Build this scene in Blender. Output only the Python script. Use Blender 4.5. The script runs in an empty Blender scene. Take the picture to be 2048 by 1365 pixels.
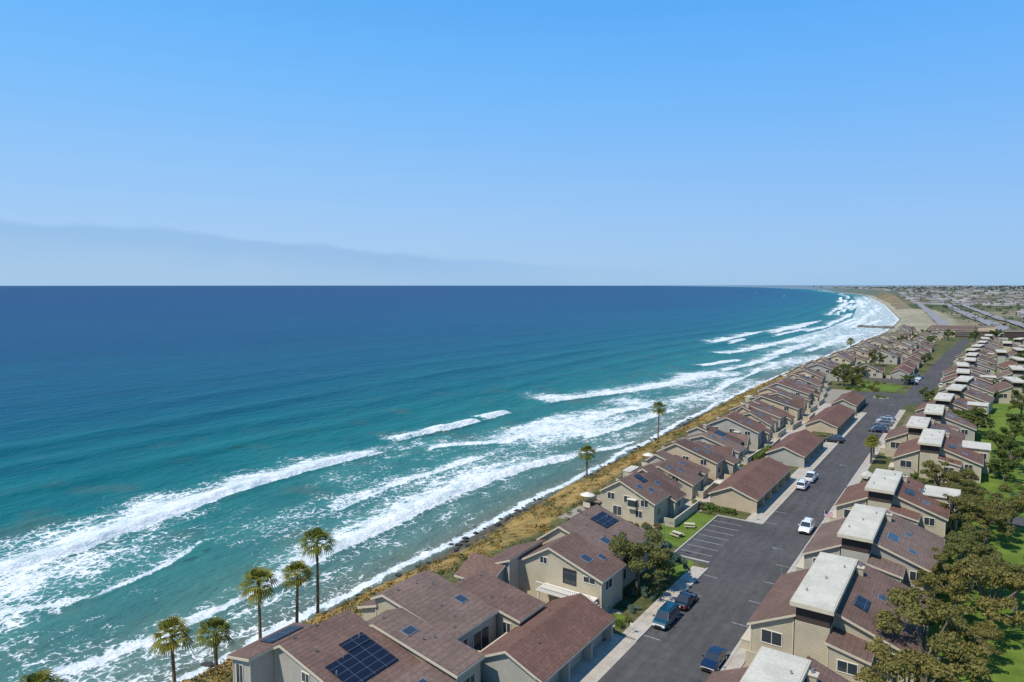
import bpy, math, random
import numpy as np
from mathutils import Vector, Matrix
R=random.Random(7)
scene=bpy.context.scene
COL=scene.collection
# ------------------------------------------------------------------ helpers
def link(o,parent=None):
    COL.objects.link(o)
    if parent: o.parent=parent
    return o
def mesh_obj(name,v,f,mats,parent=None,mi=None,smooth=False,loc=None):
    me=bpy.data.meshes.new(name); me.from_pydata([tuple(p) for p in v],[],[tuple(q) for q in f])
    for m in mats: me.materials.append(m)
    if mi is not None: me.polygons.foreach_set("material_index",np.array(mi,dtype=np.int32))
    if smooth: me.polygons.foreach_set("use_smooth",np.ones(len(me.polygons),dtype=bool))
    me.update()
    o=bpy.data.objects.new(name,me); link(o,parent)
    if loc: o.location=loc
    return o
def nt(name):
    m=bpy.data.materials.new(name); m.use_nodes=True; t=m.node_tree
    return m,t,t.nodes["Principled BSDF"]
def math_n(t,op,a=None,b=None,c=None,clamp=False):
    n=t.nodes.new("ShaderNodeMath"); n.operation=op; n.use_clamp=clamp
    for i,x in enumerate((a,b,c)):
        if x is None: continue
        if isinstance(x,(int,float)): n.inputs[i].default_value=x
        else: t.links.new(x,n.inputs[i])
    return n.outputs[0]
def mixc(t,f,a,b,blend='MIX'):
    n=t.nodes.new("ShaderNodeMix"); n.data_type='RGBA'; n.blend_type=blend
    for i,x in ((0,f),(6,a),(7,b)):
        if isinstance(x,(int,float)): n.inputs[i].default_value=x
        elif isinstance(x,tuple): n.inputs[i].default_value=(*x,1) if len(x)==3 else x
        else: t.links.new(x,n.inputs[i])
    return n.outputs[2]
def sstep(t,x,a,b):
    n=t.nodes.new("ShaderNodeMapRange"); n.interpolation_type='SMOOTHSTEP'
    for i,v in ((0,x),(1,a),(2,b)):
        if isinstance(v,(int,float)): n.inputs[i].default_value=v
        else: t.links.new(v,n.inputs[i])
    return n.outputs[0]
def pos(t): return t.nodes.new("ShaderNodeNewGeometry").outputs["Position"]
def noise(t,scale,detail=4,vec=None,rough=.55,sc3=None):
    n=t.nodes.new("ShaderNodeTexNoise"); n.inputs["Scale"].default_value=scale; n.inputs["Detail"].default_value=detail; n.inputs["Roughness"].default_value=rough
    if vec is None: vec=pos(t)
    if sc3:
        mp=t.nodes.new("ShaderNodeMapping"); mp.inputs["Scale"].default_value=sc3; t.links.new(vec,mp.inputs[0]); vec=mp.outputs[0]
    t.links.new(vec,n.inputs["Vector"]); return n.outputs["Fac"]
def bump(t,b,h,strength=.3,dist=.1):
    n=t.nodes.new("ShaderNodeBump"); n.inputs["Strength"].default_value=strength; n.inputs["Distance"].default_value=dist
    t.links.new(h,n.inputs["Height"]); t.links.new(n.outputs[0],b.inputs["Normal"])
def simple(name,c,rough=.8,var=.25,scale=1.5,metal=0,spec=.3,fine=8,joints=0):
    m,t,b=nt(name)
    if var>0:
        f=noise(t,scale,4); g=noise(t,fine,2)
        f=math_n(t,'ADD',math_n(t,'MULTIPLY',f,.6),math_n(t,'MULTIPLY',g,.4))
        f=sstep(t,f,.3,.7)
        col=mixc(t,f,tuple(x*(1-var) for x in c),tuple(min(1,x*(1+var)) for x in c))
        if joints:
            s=t.nodes.new("ShaderNodeSeparateXYZ"); t.links.new(pos(t),s.inputs[0])
            jx=math_n(t,'LESS_THAN',math_n(t,'FRACT',math_n(t,'DIVIDE',s.outputs[0],joints)),.03); jy=math_n(t,'LESS_THAN',math_n(t,'FRACT',math_n(t,'DIVIDE',s.outputs[1],joints)),.03)
            col=mixc(t,math_n(t,'MULTIPLY',math_n(t,'MAXIMUM',jx,jy),.55),col,tuple(x*.4 for x in c))
            st_=noise(t,.35,4); col=mixc(t,math_n(t,'MULTIPLY',sstep(t,st_,.56,.72),.4),col,tuple(x*.55 for x in c))
        t.links.new(col,b.inputs["Base Color"])
    else: b.inputs["Base Color"].default_value=(*c,1)
    b.inputs["Roughness"].default_value=rough; b.inputs["Metallic"].default_value=metal
    b.inputs["Specular IOR Level"].default_value=spec
    return m
# ------------------------------------------------------------------ materials
M={}
def siding(name,c):
    m,t,b=nt(name); p=pos(t); s=t.nodes.new("ShaderNodeSeparateXYZ"); t.links.new(p,s.inputs[0])
    fr=math_n(t,'FRACT',math_n(t,'DIVIDE',s.outputs[2],.26))
    line=sstep(t,fr,.0,.22)
    n1=noise(t,.5,3); n2=noise(t,3,3,sc3=(1,1,6))
    v=sstep(t,math_n(t,'ADD',math_n(t,'MULTIPLY',n1,.6),math_n(t,'MULTIPLY',n2,.4)),.3,.7)
    col=mixc(t,v,tuple(x*.86 for x in c),tuple(x*1.1 for x in c))
    col=mixc(t,line,tuple(x*.45 for x in c),col)
    t.links.new(col,b.inputs["Base Color"]); b.inputs["Roughness"].default_value=.75
    b.inputs["Specular IOR Level"].default_value=.2
    bump(t,b,fr,.5,.04); return m
M['siding']=siding("beige_siding",(.50,.435,.31)); M['siding2']=siding("grey_siding",(.42,.395,.33)); M['siding3']=siding("tan_siding",(.54,.43,.29))
def shingle(name,c):
    m,t,b=nt(name); p=pos(t)
    n1=noise(t,.25,3); n2=noise(t,2.2,4); n3=noise(t,14,2)
    vo=t.nodes.new("ShaderNodeTexVoronoi"); vo.inputs["Scale"].default_value=2.6; t.links.new(p,vo.inputs["Vector"])
    sx=t.nodes.new("ShaderNodeSeparateColor"); t.links.new(vo.outputs["Color"],sx.inputs[0])
    v=math_n(t,'ADD',math_n(t,'MULTIPLY',n1,.5),math_n(t,'MULTIPLY',n2,.5))
    v=sstep(t,v,.3,.72)
    col=mixc(t,v,tuple(x*.76 for x in c),tuple(x*1.27 for x in c))
    col=mixc(t,math_n(t,'MULTIPLY',sx.outputs[0],.38),col,tuple(x*.55 for x in c))
    sp=t.nodes.new("ShaderNodeSeparateXYZ"); t.links.new(p,sp.inputs[0])
    fr=math_n(t,'FRACT',math_n(t,'DIVIDE',sp.outputs[2],.13))
    col=mixc(t,math_n(t,'MULTIPLY',sstep(t,fr,.35,0),.45),col,tuple(x*.45 for x in c))
    t.links.new(col,b.inputs["Base Color"]); b.inputs["Roughness"].default_value=.9; b.inputs["Specular IOR Level"].default_value=.12
    bump(t,b,math_n(t,'ADD',n3,fr),.5,.03); return m
M['roof']=shingle("brown_shingles",(.182,.115,.090)); M['roof2']=shingle("weathered_brown_shingles",(.20,.138,.110)); M['roofr']=shingle("reddish_shingles",(.188,.103,.077))
M['roofd']=shingle("dark_brown_shingles",(.140,.088,.070))
M['trim']=simple("tan_trim",(.54,.47,.35),.7,.08)
M['white']=simple("white_membrane_roof",(.53,.49,.395),.8,.16,.35,fine=3)
M['whitetrim']=simple("white_paint",(.68,.63,.54),.6,.05)
M['door']=simple("garage_door_paint",(.50,.44,.34),.6,.06)
def glassm():
    m,t,b=nt("window_glass"); b.inputs["Base Color"].default_value=(.035,.045,.055,1); b.inputs["Roughness"].default_value=.08; b.inputs["Specular IOR Level"].default_value=.8; return m
M['glass']=glassm()
M['dark']=simple("dark_brown_panel",(.06,.042,.035),.7,.1)
def solarm():
    m,t,b=nt("solar_cells"); p=pos(t); s=t.nodes.new("ShaderNodeSeparateXYZ"); t.links.new(p,s.inputs[0])
    fx=math_n(t,'FRACT',math_n(t,'DIVIDE',s.outputs[0],.95)); fy=math_n(t,'FRACT',math_n(t,'DIVIDE',s.outputs[1],1.6))
    l=math_n(t,'MAXIMUM',math_n(t,'LESS_THAN',fx,.05),math_n(t,'LESS_THAN',fy,.03))
    t.links.new(mixc(t,l,(.010,.013,.024),(.10,.11,.13)),b.inputs["Base Color"]); b.inputs["Roughness"].default_value=.3; b.inputs["Specular IOR Level"].default_value=.3; return m
M['solar']=solarm()
M['metal']=simple("grey_metal",(.35,.35,.35),.45,.1,metal=.6)
M['concrete']=simple("pale_concrete",(.44,.385,.31),.85,.18,.6,fine=5,joints=2.4)
M['kerb']=simple("kerb_concrete",(.46,.43,.37),.85,.12,.8)
M['patio']=simple("patio_paving",(.30,.255,.19),.85,.24,.7,joints=1.5)
M['wood']=simple("weathered_wood",(.24,.16,.10),.8,.25,2)
M['bark']=simple("bark",(.16,.125,.09),.9,.3,3)
M['paint']=simple("road_paint",(.42,.42,.40),.7,.35,2)
M['pool']=simple("pool_water",(.03,.35,.55),.05,.1)
def asphalt():
    m,t,b=nt("asphalt"); p=pos(t)
    n1=noise(t,.07,4); n2=noise(t,.8,5); n4=noise(t,.35,3,sc3=(3,.25,1))
    v=math_n(t,'ADD',math_n(t,'MULTIPLY',n1,.35),math_n(t,'MULTIPLY',n2,.3)); v=math_n(t,'ADD',v,math_n(t,'MULTIPLY',n4,.35))
    v=sstep(t,v,.33,.68)
    col=mixc(t,v,(.068,.064,.062),(.112,.106,.101))
    wv=noise(t,.25,4,sc3=(1,.3,1)); cr=sstep(t,math_n(t,'ABSOLUTE',math_n(t,'SUBTRACT',wv,.5)),.006,.0)
    col=mixc(t,math_n(t,'MULTIPLY',cr,.55),col,(.03,.03,.03))
    st_=noise(t,.5,3); col=mixc(t,math_n(t,'MULTIPLY',sstep(t,st_,.66,.74),.35),col,(.04,.04,.04))
    t.links.new(col,b.inputs["Base Color"]); b.inputs["Roughness"].default_value=.9; b.inputs["Specular IOR Level"].default_value=.12
    return m
M['asphalt']=asphalt()
def grass():
    m,t,b=nt("lawn_grass"); n1=noise(t,.25,4); n2=noise(t,6,4)
    v=sstep(t,math_n(t,'ADD',math_n(t,'MULTIPLY',n1,.6),math_n(t,'MULTIPLY',n2,.4)),.35,.66)
    t.links.new(mixc(t,v,(.075,.125,.018),(.16,.215,.034)),b.inputs["Base Color"]); b.inputs["Roughness"].default_value=.9; b.inputs["Specular IOR Level"].default_value=.1
    bump(t,b,n2,.6,.08); return m
M['grass']=grass()
def leaf(name,c1,c2,c3,trans=True):
    m,t,b=nt(name); g=t.nodes.new("ShaderNodeNewGeometry"); n=noise(t,.45,2)
    oi=t.nodes.new("ShaderNodeObjectInfo")
    v=math_n(t,'ADD',math_n(t,'MULTIPLY',g.outputs["Random Per Island"],.55),math_n(t,'MULTIPLY',n,.6))
    col=mixc(t,sstep(t,v,.2,.65),c1,c2); col=mixc(t,sstep(t,v,.72,1.0),col,c3)
    col=mixc(t,oi.outputs["Random"],mixc(t,1.0,col,(.78,.86,.80),'MULTIPLY'),mixc(t,1.0,col,(1.22,1.10,.95),'MULTIPLY'))
    t.links.new(col,b.inputs["Base Color"]); b.inputs["Roughness"].default_value=.65; b.inputs["Specular IOR Level"].default_value=.2
    if trans:
        tr=t.nodes.new("ShaderNodeBsdfTranslucent"); t.links.new(col,tr.inputs[0])
        mx=t.nodes.new("ShaderNodeMixShader"); mx.inputs[0].default_value=.28
        t.links.new(b.outputs[0],mx.inputs[1]); t.links.new(tr.outputs[0],mx.inputs[2]); t.links.new(mx.outputs[0],t.nodes["Material Output"].inputs[0])
    return m
M['leafA']=leaf("olive_leaves",(.10,.105,.032),(.20,.19,.06),(.30,.21,.095))
M['leafB']=leaf("green_leaves",(.06,.09,.022),(.13,.165,.042),(.2,.19,.06))
M['leafC']=leaf("silver_blue_leaves",(.06,.11,.09),(.13,.20,.155),(.22,.27,.22))
M['leafD']=leaf("hedge_leaves",(.05,.09,.018),(.12,.175,.035),(.19,.21,.055),False)
M['leafP']=leaf("palm_leaves",(.08,.10,.014),(.20,.205,.03),(.36,.30,.07))
M['leafdead']=leaf("dead_palm_leaves",(.10,.06,.03),(.2,.12,.06),(.25,.17,.09),False)
M['scrubA']=leaf("bluff_scrub_leaves",(.15,.10,.03),(.29,.185,.05),(.35,.23,.07),False)
M['scrubB']=leaf("bluff_green_leaves",(.06,.07,.022),(.13,.13,.04),(.26,.14,.10),False)
M['flower']=leaf("flowering_leaves",(.06,.09,.02),(.14,.13,.05),(.35,.08,.12),False)
M['tyre']=simple("tyre_rubber",(.02,.02,.02),.8,0)
M['chrome']=simple("wheel_alloy",(.5,.5,.52),.3,0,metal=.9)
M['cglass']=glassm(); 
M['lampw']=simple("headlamp",(.8,.8,.78),.1,0); M['lampr']=simple("tail_lamp",(.4,.02,.02),.2,0)
def carpaint(n,c):
    m,t,b=nt(n); b.inputs["Base Color"].default_value=(*c,1); b.inputs["Roughness"].default_value=.3; b.inputs["Coat Weight"].default_value=.6; b.inputs["Coat Roughness"].default_value=.05; return m
CP={'white':carpaint("white_car_paint",(.75,.75,.75)),'teal':carpaint("teal_car_paint",(.004,.055,.085)),'black':carpaint("dark_car_paint",(.008,.010,.015)),
    'blue':carpaint("blue_car_paint",(.006,.018,.05)),'silver':carpaint("silver_car_paint",(.42,.43,.45)),'grey':carpaint("grey_car_paint",(.12,.125,.14))}
# ------------------------------------------------------------------ builder
class B:
    def __init__(s): s.d={}
    def get(s,p,m): return s.d.setdefault((p,m),([],[]))
    def add(s,p,m,v,f):
        V,F=s.get(p,m); o=len(V); V.extend(v); F.extend([tuple(i+o for i in q) for q in f])
    def box(s,p,m,x0,x1,y0,y1,z0,z1):
        v=[(x0,y0,z0),(x1,y0,z0),(x1,y1,z0),(x0,y1,z0),(x0,y0,z1),(x1,y0,z1),(x1,y1,z1),(x0,y1,z1)]
        s.add(p,m,v,[(0,3,2,1),(4,5,6,7),(0,1,5,4),(1,2,6,5),(2,3,7,6),(3,0,4,7)])
    def ext(s,p,m,ax,poly,b0,b1):
        n=len(poly)
        if ax=='x': v=[(a,b0,z) for a,z in poly]+[(a,b1,z) for a,z in poly]
        else: v=[(b0,a,z) for a,z in poly]+[(b1,a,z) for a,z in poly]
        f=[tuple(range(n)),tuple(range(2*n-1,n-1,-1))]+[(i,i+n,(i+1)%n+n,(i+1)%n) for i in range(n)]
        s.add(p,m,v,f)
    def slab(s,p,m,ax,a0,z0,a1,z1,b0,b1,lo,hi):
        s.ext(p,m,ax,[(a0,z0+lo),(a1,z1+lo),(a1,z1+hi),(a0,z0+hi)],b0,b1)
    def cyl(s,p,m,x,y,z0,z1,r0,r1=None,n=8):
        r1=r0 if r1 is None else r1
        v=[(x+r0*math.cos(2*math.pi*i/n),y+r0*math.sin(2*math.pi*i/n),z0) for i in range(n)]+[(x+r1*math.cos(2*math.pi*i/n),y+r1*math.sin(2*math.pi*i/n),z1) for i in range(n)]
        s.add(p,m,v,[tuple(range(n-1,-1,-1)),tuple(range(n,2*n))]+[(i,(i+1)%n,(i+1)%n+n,i+n) for i in range(n)])
    def block(s,ax,prof,b0,b1,zb=-.5,roof='roof',oh=.45,wall='siding',trim='trim'):
        poly=[(prof[0][0],zb),(prof[-1][0],zb)]+[(a,z-.06) for a,z in reversed(prof)]
        s.ext('walls',wall,ax,poly,b0,b1)
        P=[list(q) for q in prof]
        def extp(p,q,o):
            d=o/math.hypot(p[0]-q[0],p[1]-q[1]); return [p[0]+(p[0]-q[0])*d,p[1]+(p[1]-q[1])*d]
        a=extp(P[0],P[1],oh); z=extp(P[-1],P[-2],oh)
        a2=extp(P[0],P[1],oh-.05); z2=extp(P[-1],P[-2],oh-.05)
        Q=[a]+P[1:-1]+[z]; Q2=[a2]+P[1:-1]+[z2]
        for i in range(len(Q)-1):
            s.slab('eaves',trim,ax,*Q[i],*Q[i+1],b0-oh,b1+oh,-.26,.0)
            s.slab('roof',roof,ax,*Q2[i],*Q2[i+1],b0-oh+.06,b1+oh-.06,-.02,.06)
        for a_,z_ in (prof[0],prof[-1]):
            for b_ in (b0,b1):
                if ax=='x': s.box('corner_boards',trim,a_-.06,a_+.06,b_-.06,b_+.06,zb,z_-.28)
                else: s.box('corner_boards',trim,b_-.06,b_+.06,a_-.06,a_+.06,zb,z_-.28)
    def win(s,side,c,u0,u1,z0,z1,panes=2,frame='whitetrim',glass='glass'):
        fw=.08
        def bx(p,m,a0,a1,q0,q1,d):
            if side=='-y': s.box(p,m,a0,a1,c-d,c+.02,q0,q1)
            elif side=='+y': s.box(p,m,a0,a1,c-.02,c+d,q0,q1)
            elif side=='+x': s.box(p,m,c-.02,c+d,a0,a1,q0,q1)
            else: s.box(p,m,c-d,c+.02,a0,a1,q0,q1)
        bx('windows',glass,u0+fw,u1-fw,z0+fw,z1-fw,.03)
        bx('window_frames',frame,u0,u0+fw,z0,z1,.08); bx('window_frames',frame,u1-fw,u1,z0,z1,.08)
        bx('window_frames',frame,u0+fw,u1-fw,z0,z0+fw,.078); bx('window_frames',frame,u0+fw,u1-fw,z1-fw,z1,.078)
        for i in range(1,panes):
            u=u0+(u1-u0)*i/panes; bx('window_frames',frame,u-.03,u+.03,z0+fw,z1-fw,.06)
    def onroof(s,kind,ax,prof,a0,a1,b0,b1):
        def zz(a):
            for i in range(len(prof)-1):
                if prof[i][0]<=a<=prof[i+1][0]:
                    k=(a-prof[i][0])/(prof[i+1][0]-prof[i][0]); return prof[i][1]+k*(prof[i+1][1]-prof[i][1])
            return prof[-1][1]
        if kind=='solar':
            s.slab('solar_panels','solar',ax,a0,zz(a0),a1,zz(a1),b0,b1,.14,.19)
        elif kind=='sky':
            s.slab('skylight_frame','metal',ax,a0,zz(a0),a1,zz(a1),b0,b1,.0,.16)
            s.slab('skylight','glass',ax,a0+.1,zz(a0+.1),a1-.1,zz(a1-.1),b0+.1,b1-.1,.15,.19)
        elif kind=='vent':
            a,b=(a0,b0); x,y=(a,b) if ax=='x' else (b,a)
            s.cyl('roof_vents','metal',x,y,zz(a)-.1,zz(a)+.5,.08,n=6)
        elif kind=='chim':
            x,y=(a0,b0) if ax=='x' else (b0,a0)
            s.box('chimney','siding',x-.4,x+.4,y-.35,y+.35,zz(a0)-.5,zz(a0)+.9)
            s.box('chimney_cap','trim',x-.5,x+.5,y-.45,y+.45,zz(a0)+.9,zz(a0)+1.0)
            s.cyl('flue','metal',x,y,zz(a0)+1.0,zz(a0)+1.4,.14)
    def finish(s,name,origin=None,rot=0):
        allv=np.array([p for V,F in s.d.values() for p in V])
        if origin is None:
            c=(allv.min(0)+allv.max(0))/2; origin=(c[0],c[1],0)
        e=bpy.data.objects.new(name,None); link(e); e.location=origin; e.empty_display_size=.5; e.rotation_euler=(0,0,rot)
        for (p,m),(V,F) in s.d.items():
            mm=M[m] if isinstance(m,str) else m
            mesh_obj(p,[(v[0]-origin[0],v[1]-origin[1],v[2]-origin[2]) for v in V],F,[mm],parent=e)
        return e
# ------------------------------------------------------------------ coast functions
SH=np.array([(-200,-97),(41,-97),(77,-97.3),(110,-97),(139,-99.5),(186,-99.5),(242,-103),(307,-106.5),(377,-108.5),(523,-108),(729,-106),(1025,-104),(1364,-121),(2390,-254),(4400,-560),(9873,-1825),(21191,-5594),(60000,-24000),(90000,-40000)],float)
CT=np.array([(-200,-63),(40,-63.5),(58,-63),(73,-64),(95,-60),(114,-63),(145,-66),(190,-69),(225,-68),(289,-73),(401,-73),(540,-67),(700,-66),(1000,-70)],float)
def xs(y): return np.interp(y,SH[:,0],SH[:,1])
def ct(y): return np.where(np.asarray(y)<1000,np.interp(y,CT[:,0],CT[:,1]),xs(y)+34+np.clip((np.asarray(y)-1000)/60,0,35))
def sn(x,y,seed=0,f=1.0):
    r=np.random.default_rng(seed); o=0
    for i in range(7):
        a=r.uniform(0,6.28); k=f*r.uniform(.5,2.2); o=o+np.sin((x*math.cos(a)+y*math.sin(a))*k+r.uniform(0,6.28))
    return o/7*1.6
def ss(x,a,b):
    t=np.clip((x-a)/(b-a),0,1); return t*t*(3-2*t)
def bw(y): return 3.0+ss(y,430,800)*12+ss(y,2000,5000)*10
def plateau(x,y):
    h=-14.5*ss(y,640,860)*(1-ss(y,2200,3300))
    h=h+ss(y,2600,5000)*(10+12*sn(x,y,3,.0015)+ss(x-xs(y),300,4000)*18)
    h=h+ (sn(x,y,4,.02)*1.5)*ss(y,760,900)
    return h
def terrain_z(x,y):
    x=np.asarray(x,float); y=np.asarray(y,float)
    s=x-xs(y); c=ct(y)-xs(y); P=plateau(x,y); w=bw(y)
    sea=-18+.08*s; beachz=-18+s*.10; zb=-18+w*.1
    k=np.clip((s-w)/(c-w),0,1); jag=sn(x,y,9,.35)*.9+sn(x,y,10,1.1)*.35
    bl=zb+(P-zb)*(ss(k,0,1)*.3+(1-(1-k)**1.35)*.7)+jag*np.sin(k*math.pi)
    return np.where(s<0,sea,np.where(s<w,beachz,np.where(k<1,bl,P)))
# ------------------------------------------------------------------ terrain
ys=list(np.arange(-60,320,2.5)); st=2.5
while ys[-1]<85000: st*=1.045; ys.append(ys[-1]+st)
ys=np.array(ys)
cols=[]
for j,y in enumerate(ys):
    a=xs(y); c=float(ct(y)); w=float(bw(y)); row=[a+s for s in (-60,-30,-14,-7,-3,0,w*.3,w*.6,w)]+list(np.linspace(a+w,c,20))[1:]
    last=row[-1]; ex=[4,9,16,25,35,46,58,72,95,130,180,260,380,600,1000,1700,3000,6000,12000,25000,60000]
    row+= [last+e for e in ex]; cols.append(row)
X=np.array(cols); Y=np.repeat(ys[:,None],X.shape[1],1); Z=terrain_z(X,Y)
nr,nc=X.shape
V=np.stack([X,Y,Z],-1).reshape(-1,3)
F=[(j*nc+i,j*nc+i+1,(j+1)*nc+i+1,(j+1)*nc+i) for j in range(nr-1) for i in range(nc-1)]
def terr_mat():
    m,t,b=nt("ground_soil"); at=t.nodes.new("ShaderNodeAttribute"); at.attribute_name="zone"; at.attribute_type='GEOMETRY'
    n1=noise(t,.12,5); n2=noise(t,.9,4); n3=noise(t,.008,4)
    v=sstep(t,math_n(t,'ADD',math_n(t,'MULTIPLY',n1,.5),math_n(t,'MULTIPLY',n2,.5)),.36,.64)
    col=mixc(t,v,mixc(t,1.0,at.outputs["Color"],(.58,.62,.60),'MULTIPLY'),mixc(t,1.0,at.outputs["Color"],(1.3,1.22,1.1),'MULTIPLY'))
    col=mixc(t,sstep(t,n3,.42,.6),mixc(t,1.0,col,(.78,.86,.80),'MULTIPLY'),col)
    t.links.new(col,b.inputs["Base Color"]); b.inputs["Roughness"].default_value=.95; b.inputs["Specular IOR Level"].default_value=.1
    bump(t,b,n2,.5,.3); return m
M['terrain']=terr_mat()
ter=mesh_obj("ground",V,F,[M['terrain']],smooth=True)
S=(X-xs(Y)); BW=bw(Y); C=ct(Y)-xs(Y); K=np.clip((S-BW)/(C-BW),0,1)
col=np.zeros((nr,nc,4)); col[...,3]=1
def put(mask,c):
    for i in range(3): col[...,i]=col[...,i]*(1-mask)+c[i]*mask
put(np.ones_like(S),(.13,.125,.055))
put(((S>C+70)&(Y<760)).astype(float),(.07,.12,.03))
far=ss(Y,700,850); n=sn(X,Y,21,.01)
put(far*(S>C-1),(.15,.145,.08)); put(far*ss(n,.0,.5)*(S>C),(.085,.11,.05)); put(far*ss(-n,.3,.8)*(S>C),(.27,.23,.155))
put(ss(Y,2400,4500),(.14,.165,.15)); put(ss(Y,4500,13000),(.17,.25,.36))  # aerial haze painted into the ground colour, paler and bluer with distance
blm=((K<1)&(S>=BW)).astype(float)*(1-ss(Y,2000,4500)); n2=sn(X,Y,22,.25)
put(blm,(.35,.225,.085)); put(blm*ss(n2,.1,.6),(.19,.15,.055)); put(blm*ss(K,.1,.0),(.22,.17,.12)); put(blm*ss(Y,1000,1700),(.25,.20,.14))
bm=(S<BW).astype(float)*(1-ss(Y,3500,8000)); sand=ss(Y,560,950)
put(bm*(1-sand),(.13,.112,.092)); put(bm*sand,(.44,.37,.28)); put(bm*sand*ss(S,5,-1),(.20,.17,.13))
dn=((S<C+45)&(S>8)&(Y>900)&(Y<1900)).astype(float); put(dn,(.38,.325,.25))
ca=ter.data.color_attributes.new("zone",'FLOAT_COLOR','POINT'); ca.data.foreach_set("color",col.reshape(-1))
# ------------------------------------------------------------------ sea
sgrid=[6]
st=.8
while sgrid[-1]>-80000:
    s=sgrid[-1]
    if s<-125: st*=1.07
    sgrid.append(s-st)
sgrid=np.array(sgrid)
yg=[-40.,-10,10,25]; st=1.0
while yg[-1]<90000:
    if yg[-1]>240: st*=1.011 if yg[-1]<2000 else 1.05
    yg.append(yg[-1]+st)
yg=np.array(yg)
SX,YY=np.meshgrid(sgrid,yg); XX=xs(YY)+SX
foam=np.zeros_like(XX); H=np.zeros_like(XX); WAVE_SHADE=np.zeros_like(XX)
def crest(pts,amp=.6,thick=5,trail=12,tf=.6,front=1.0,y0=None,y1=None,ft=12,seed=0,wob=1.2):
    global foam,H,WAVE_SHADE
    p=np.array(sorted([(b,a) for a,b in pts]),float)
    a=p[0,0] if y0 is None else y0; b=p[-1,0] if y1 is None else y1
    j0,j1=np.searchsorted(yg,[a-ft*2,b+ft*2]); sl_=slice(max(0,j0-1),j1+1)
    xx=XX[sl_]; yy=YY[sl_]
    if xx.size==0: return
    xc=np.interp(yy,p[:,0],p[:,1]); w=sn(yy*.0,yy,seed+50,.12)*wob+sn(yy*0,yy,seed+51,.5)*wob*.45
    d=(xc+w)-xx
    win=ss(yy,a-ft*.5,a+ft*.5)*(1-ss(yy,b-ft*.5,b+ft*.5))
    th=np.maximum(thick*(1+.8*sn(xx*.3,yy,seed+52,.13))*(.3+.7*win),.6)
    f=np.where(d<0,np.exp(-(d/.7)**2),np.where(d<th,1.0-.32*np.clip(d/th,0,1)**1.3,0))*front
    tl=np.where(d>=0,np.exp(-np.clip(d-th,0,1e6)/trail),0)*tf*(.83+.36*sn(xx,yy,seed+53,.08))
    foam[sl_]=np.maximum(foam[sl_],np.maximum(f,tl)*win)
    dd=d-2.0; H[sl_]+=amp*np.where(dd<0,np.exp(-(dd/1.6)**2),np.exp(-(dd/5.0)**2))*win
    WAVE_SHADE[sl_]+=.8*np.exp(-((d+2.5)/2.2)**2)*ss(yy,a-ft*1.8,a)*(1-ss(yy,b,b+ft*1.8))*min(1,amp)
C1=[(-166,30),(-165,52),(-166,61),(-167,72),(-170,89),(-176,110),(-179,139),(-177,170)]
crest(C1,1.3,9.0,11,.90,1.0,15,172,22,1)
crest([(-186,186),(-182,211)],1.2,3,9,.78,.85,186,215,10,2)
crest([(-182,211),(-181,237)],1.5,5,6,.7,1,211,237,8,3); crest([(-181,237),(-181,260)],1.5,4.5,5,.6,1,241,261,7,4)
crest([(-146,30),(-146,45),(-142,52),(-140,59),(-142,75),(-150,90)],.25,1.4,12,.70,.95,10,86,12,5)
C3=[(-115,30),(-115,41),(-114,48),(-113.5,56),(-114.5,65),(-115,74),(-115.5,84),(-117.5,99),(-120,120),(-122,145),(-121.5,170),(-117,201),(-109,229),(-108,240)]
crest(C3,.35,1.5,10,.60,1.0,20,104,14,6); crest(C3,1.0,5.2,15,.76,1.0,82,208,24,7); crest(C3,.2,1.2,6,.62,.9,196,240,10,8)
crest([(-140,118),(-143,150),(-141,190)],.4,2.6,12,.76,.88,118,192,20,16)
crest([(-165,190),(-157,200),(-150,209),(-144,235),(-140,258),(-141,290),(-135,311)],.6,3.2,17,.84,1.0,182,325,14,9)
crest([(-126,235),(-123,270),(-121,310)],.3,2.2,12,.74,.95,232,318,16,17)
crest([(-179,302),(-164,348),(-151,392),(-148,457)],1.1,8,18,.84,1.0,296,468,24,10)
crest([(-170,499),(-158,548)],1.2,7,10,.7,1,496,552,16,11); crest([(-182,599),(-175,637)],1.3,8,10,.7,1,595,642,16,12)
crest([(-147,657),(-142,717)],1.3,8,12,.7,1,650,725,20,13)
crest([(-128,330),(-124,380),(-126,440),(-130,560)],.3,2.2,14,.70,1.0,325,560,20,14)
crest([(-150,470),(-142,520),(-140,600)],.8,4,14,.70,1.0,470,600,30,15)
rr=random.Random(3)
for i in range(60):
    y=rr.uniform(560,2700); L=rr.uniform(80,300)*(y/900)**.8; off=rr.uniform(18,125)
    crest([(float(xs(y))-off,y),(float(xs(y+L))-off+rr.uniform(-6,10),y+L)],.9,rr.uniform(4,12),16,.66,1,y,y+L,L*.5,100+i,2)
for i in range(14):
    y=rr.uniform(2600,9000); L=rr.uniform(300,1200); off=rr.uniform(20,130)
    crest([(float(xs(y))-off,y),(float(xs(y+L))-off,y+L)],.9,rr.uniform(8,16),14,.3,1,y,y+L,L*.4,180+i,2)
def field(x0,x1,y0,y1,f,ex=6,ey=15,seed=0):
    global foam
    w=ss(XX,x0-ex,x0+ex)*(1-ss(XX,x1-ex,x1+ex))*ss(YY,y0-ey,y0+ey)*(1-ss(YY,y1-ey,y1+ey))
    foam=np.maximum(foam,f*w*(.80+.48*sn(XX,YY,seed+200,.06)))
field(-168,-112,-30,118,.55,8,20,1); field(-154,-119,90,245,.70,9,18,2); field(-163,-128,196,335,.76,6,20,3)
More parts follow.
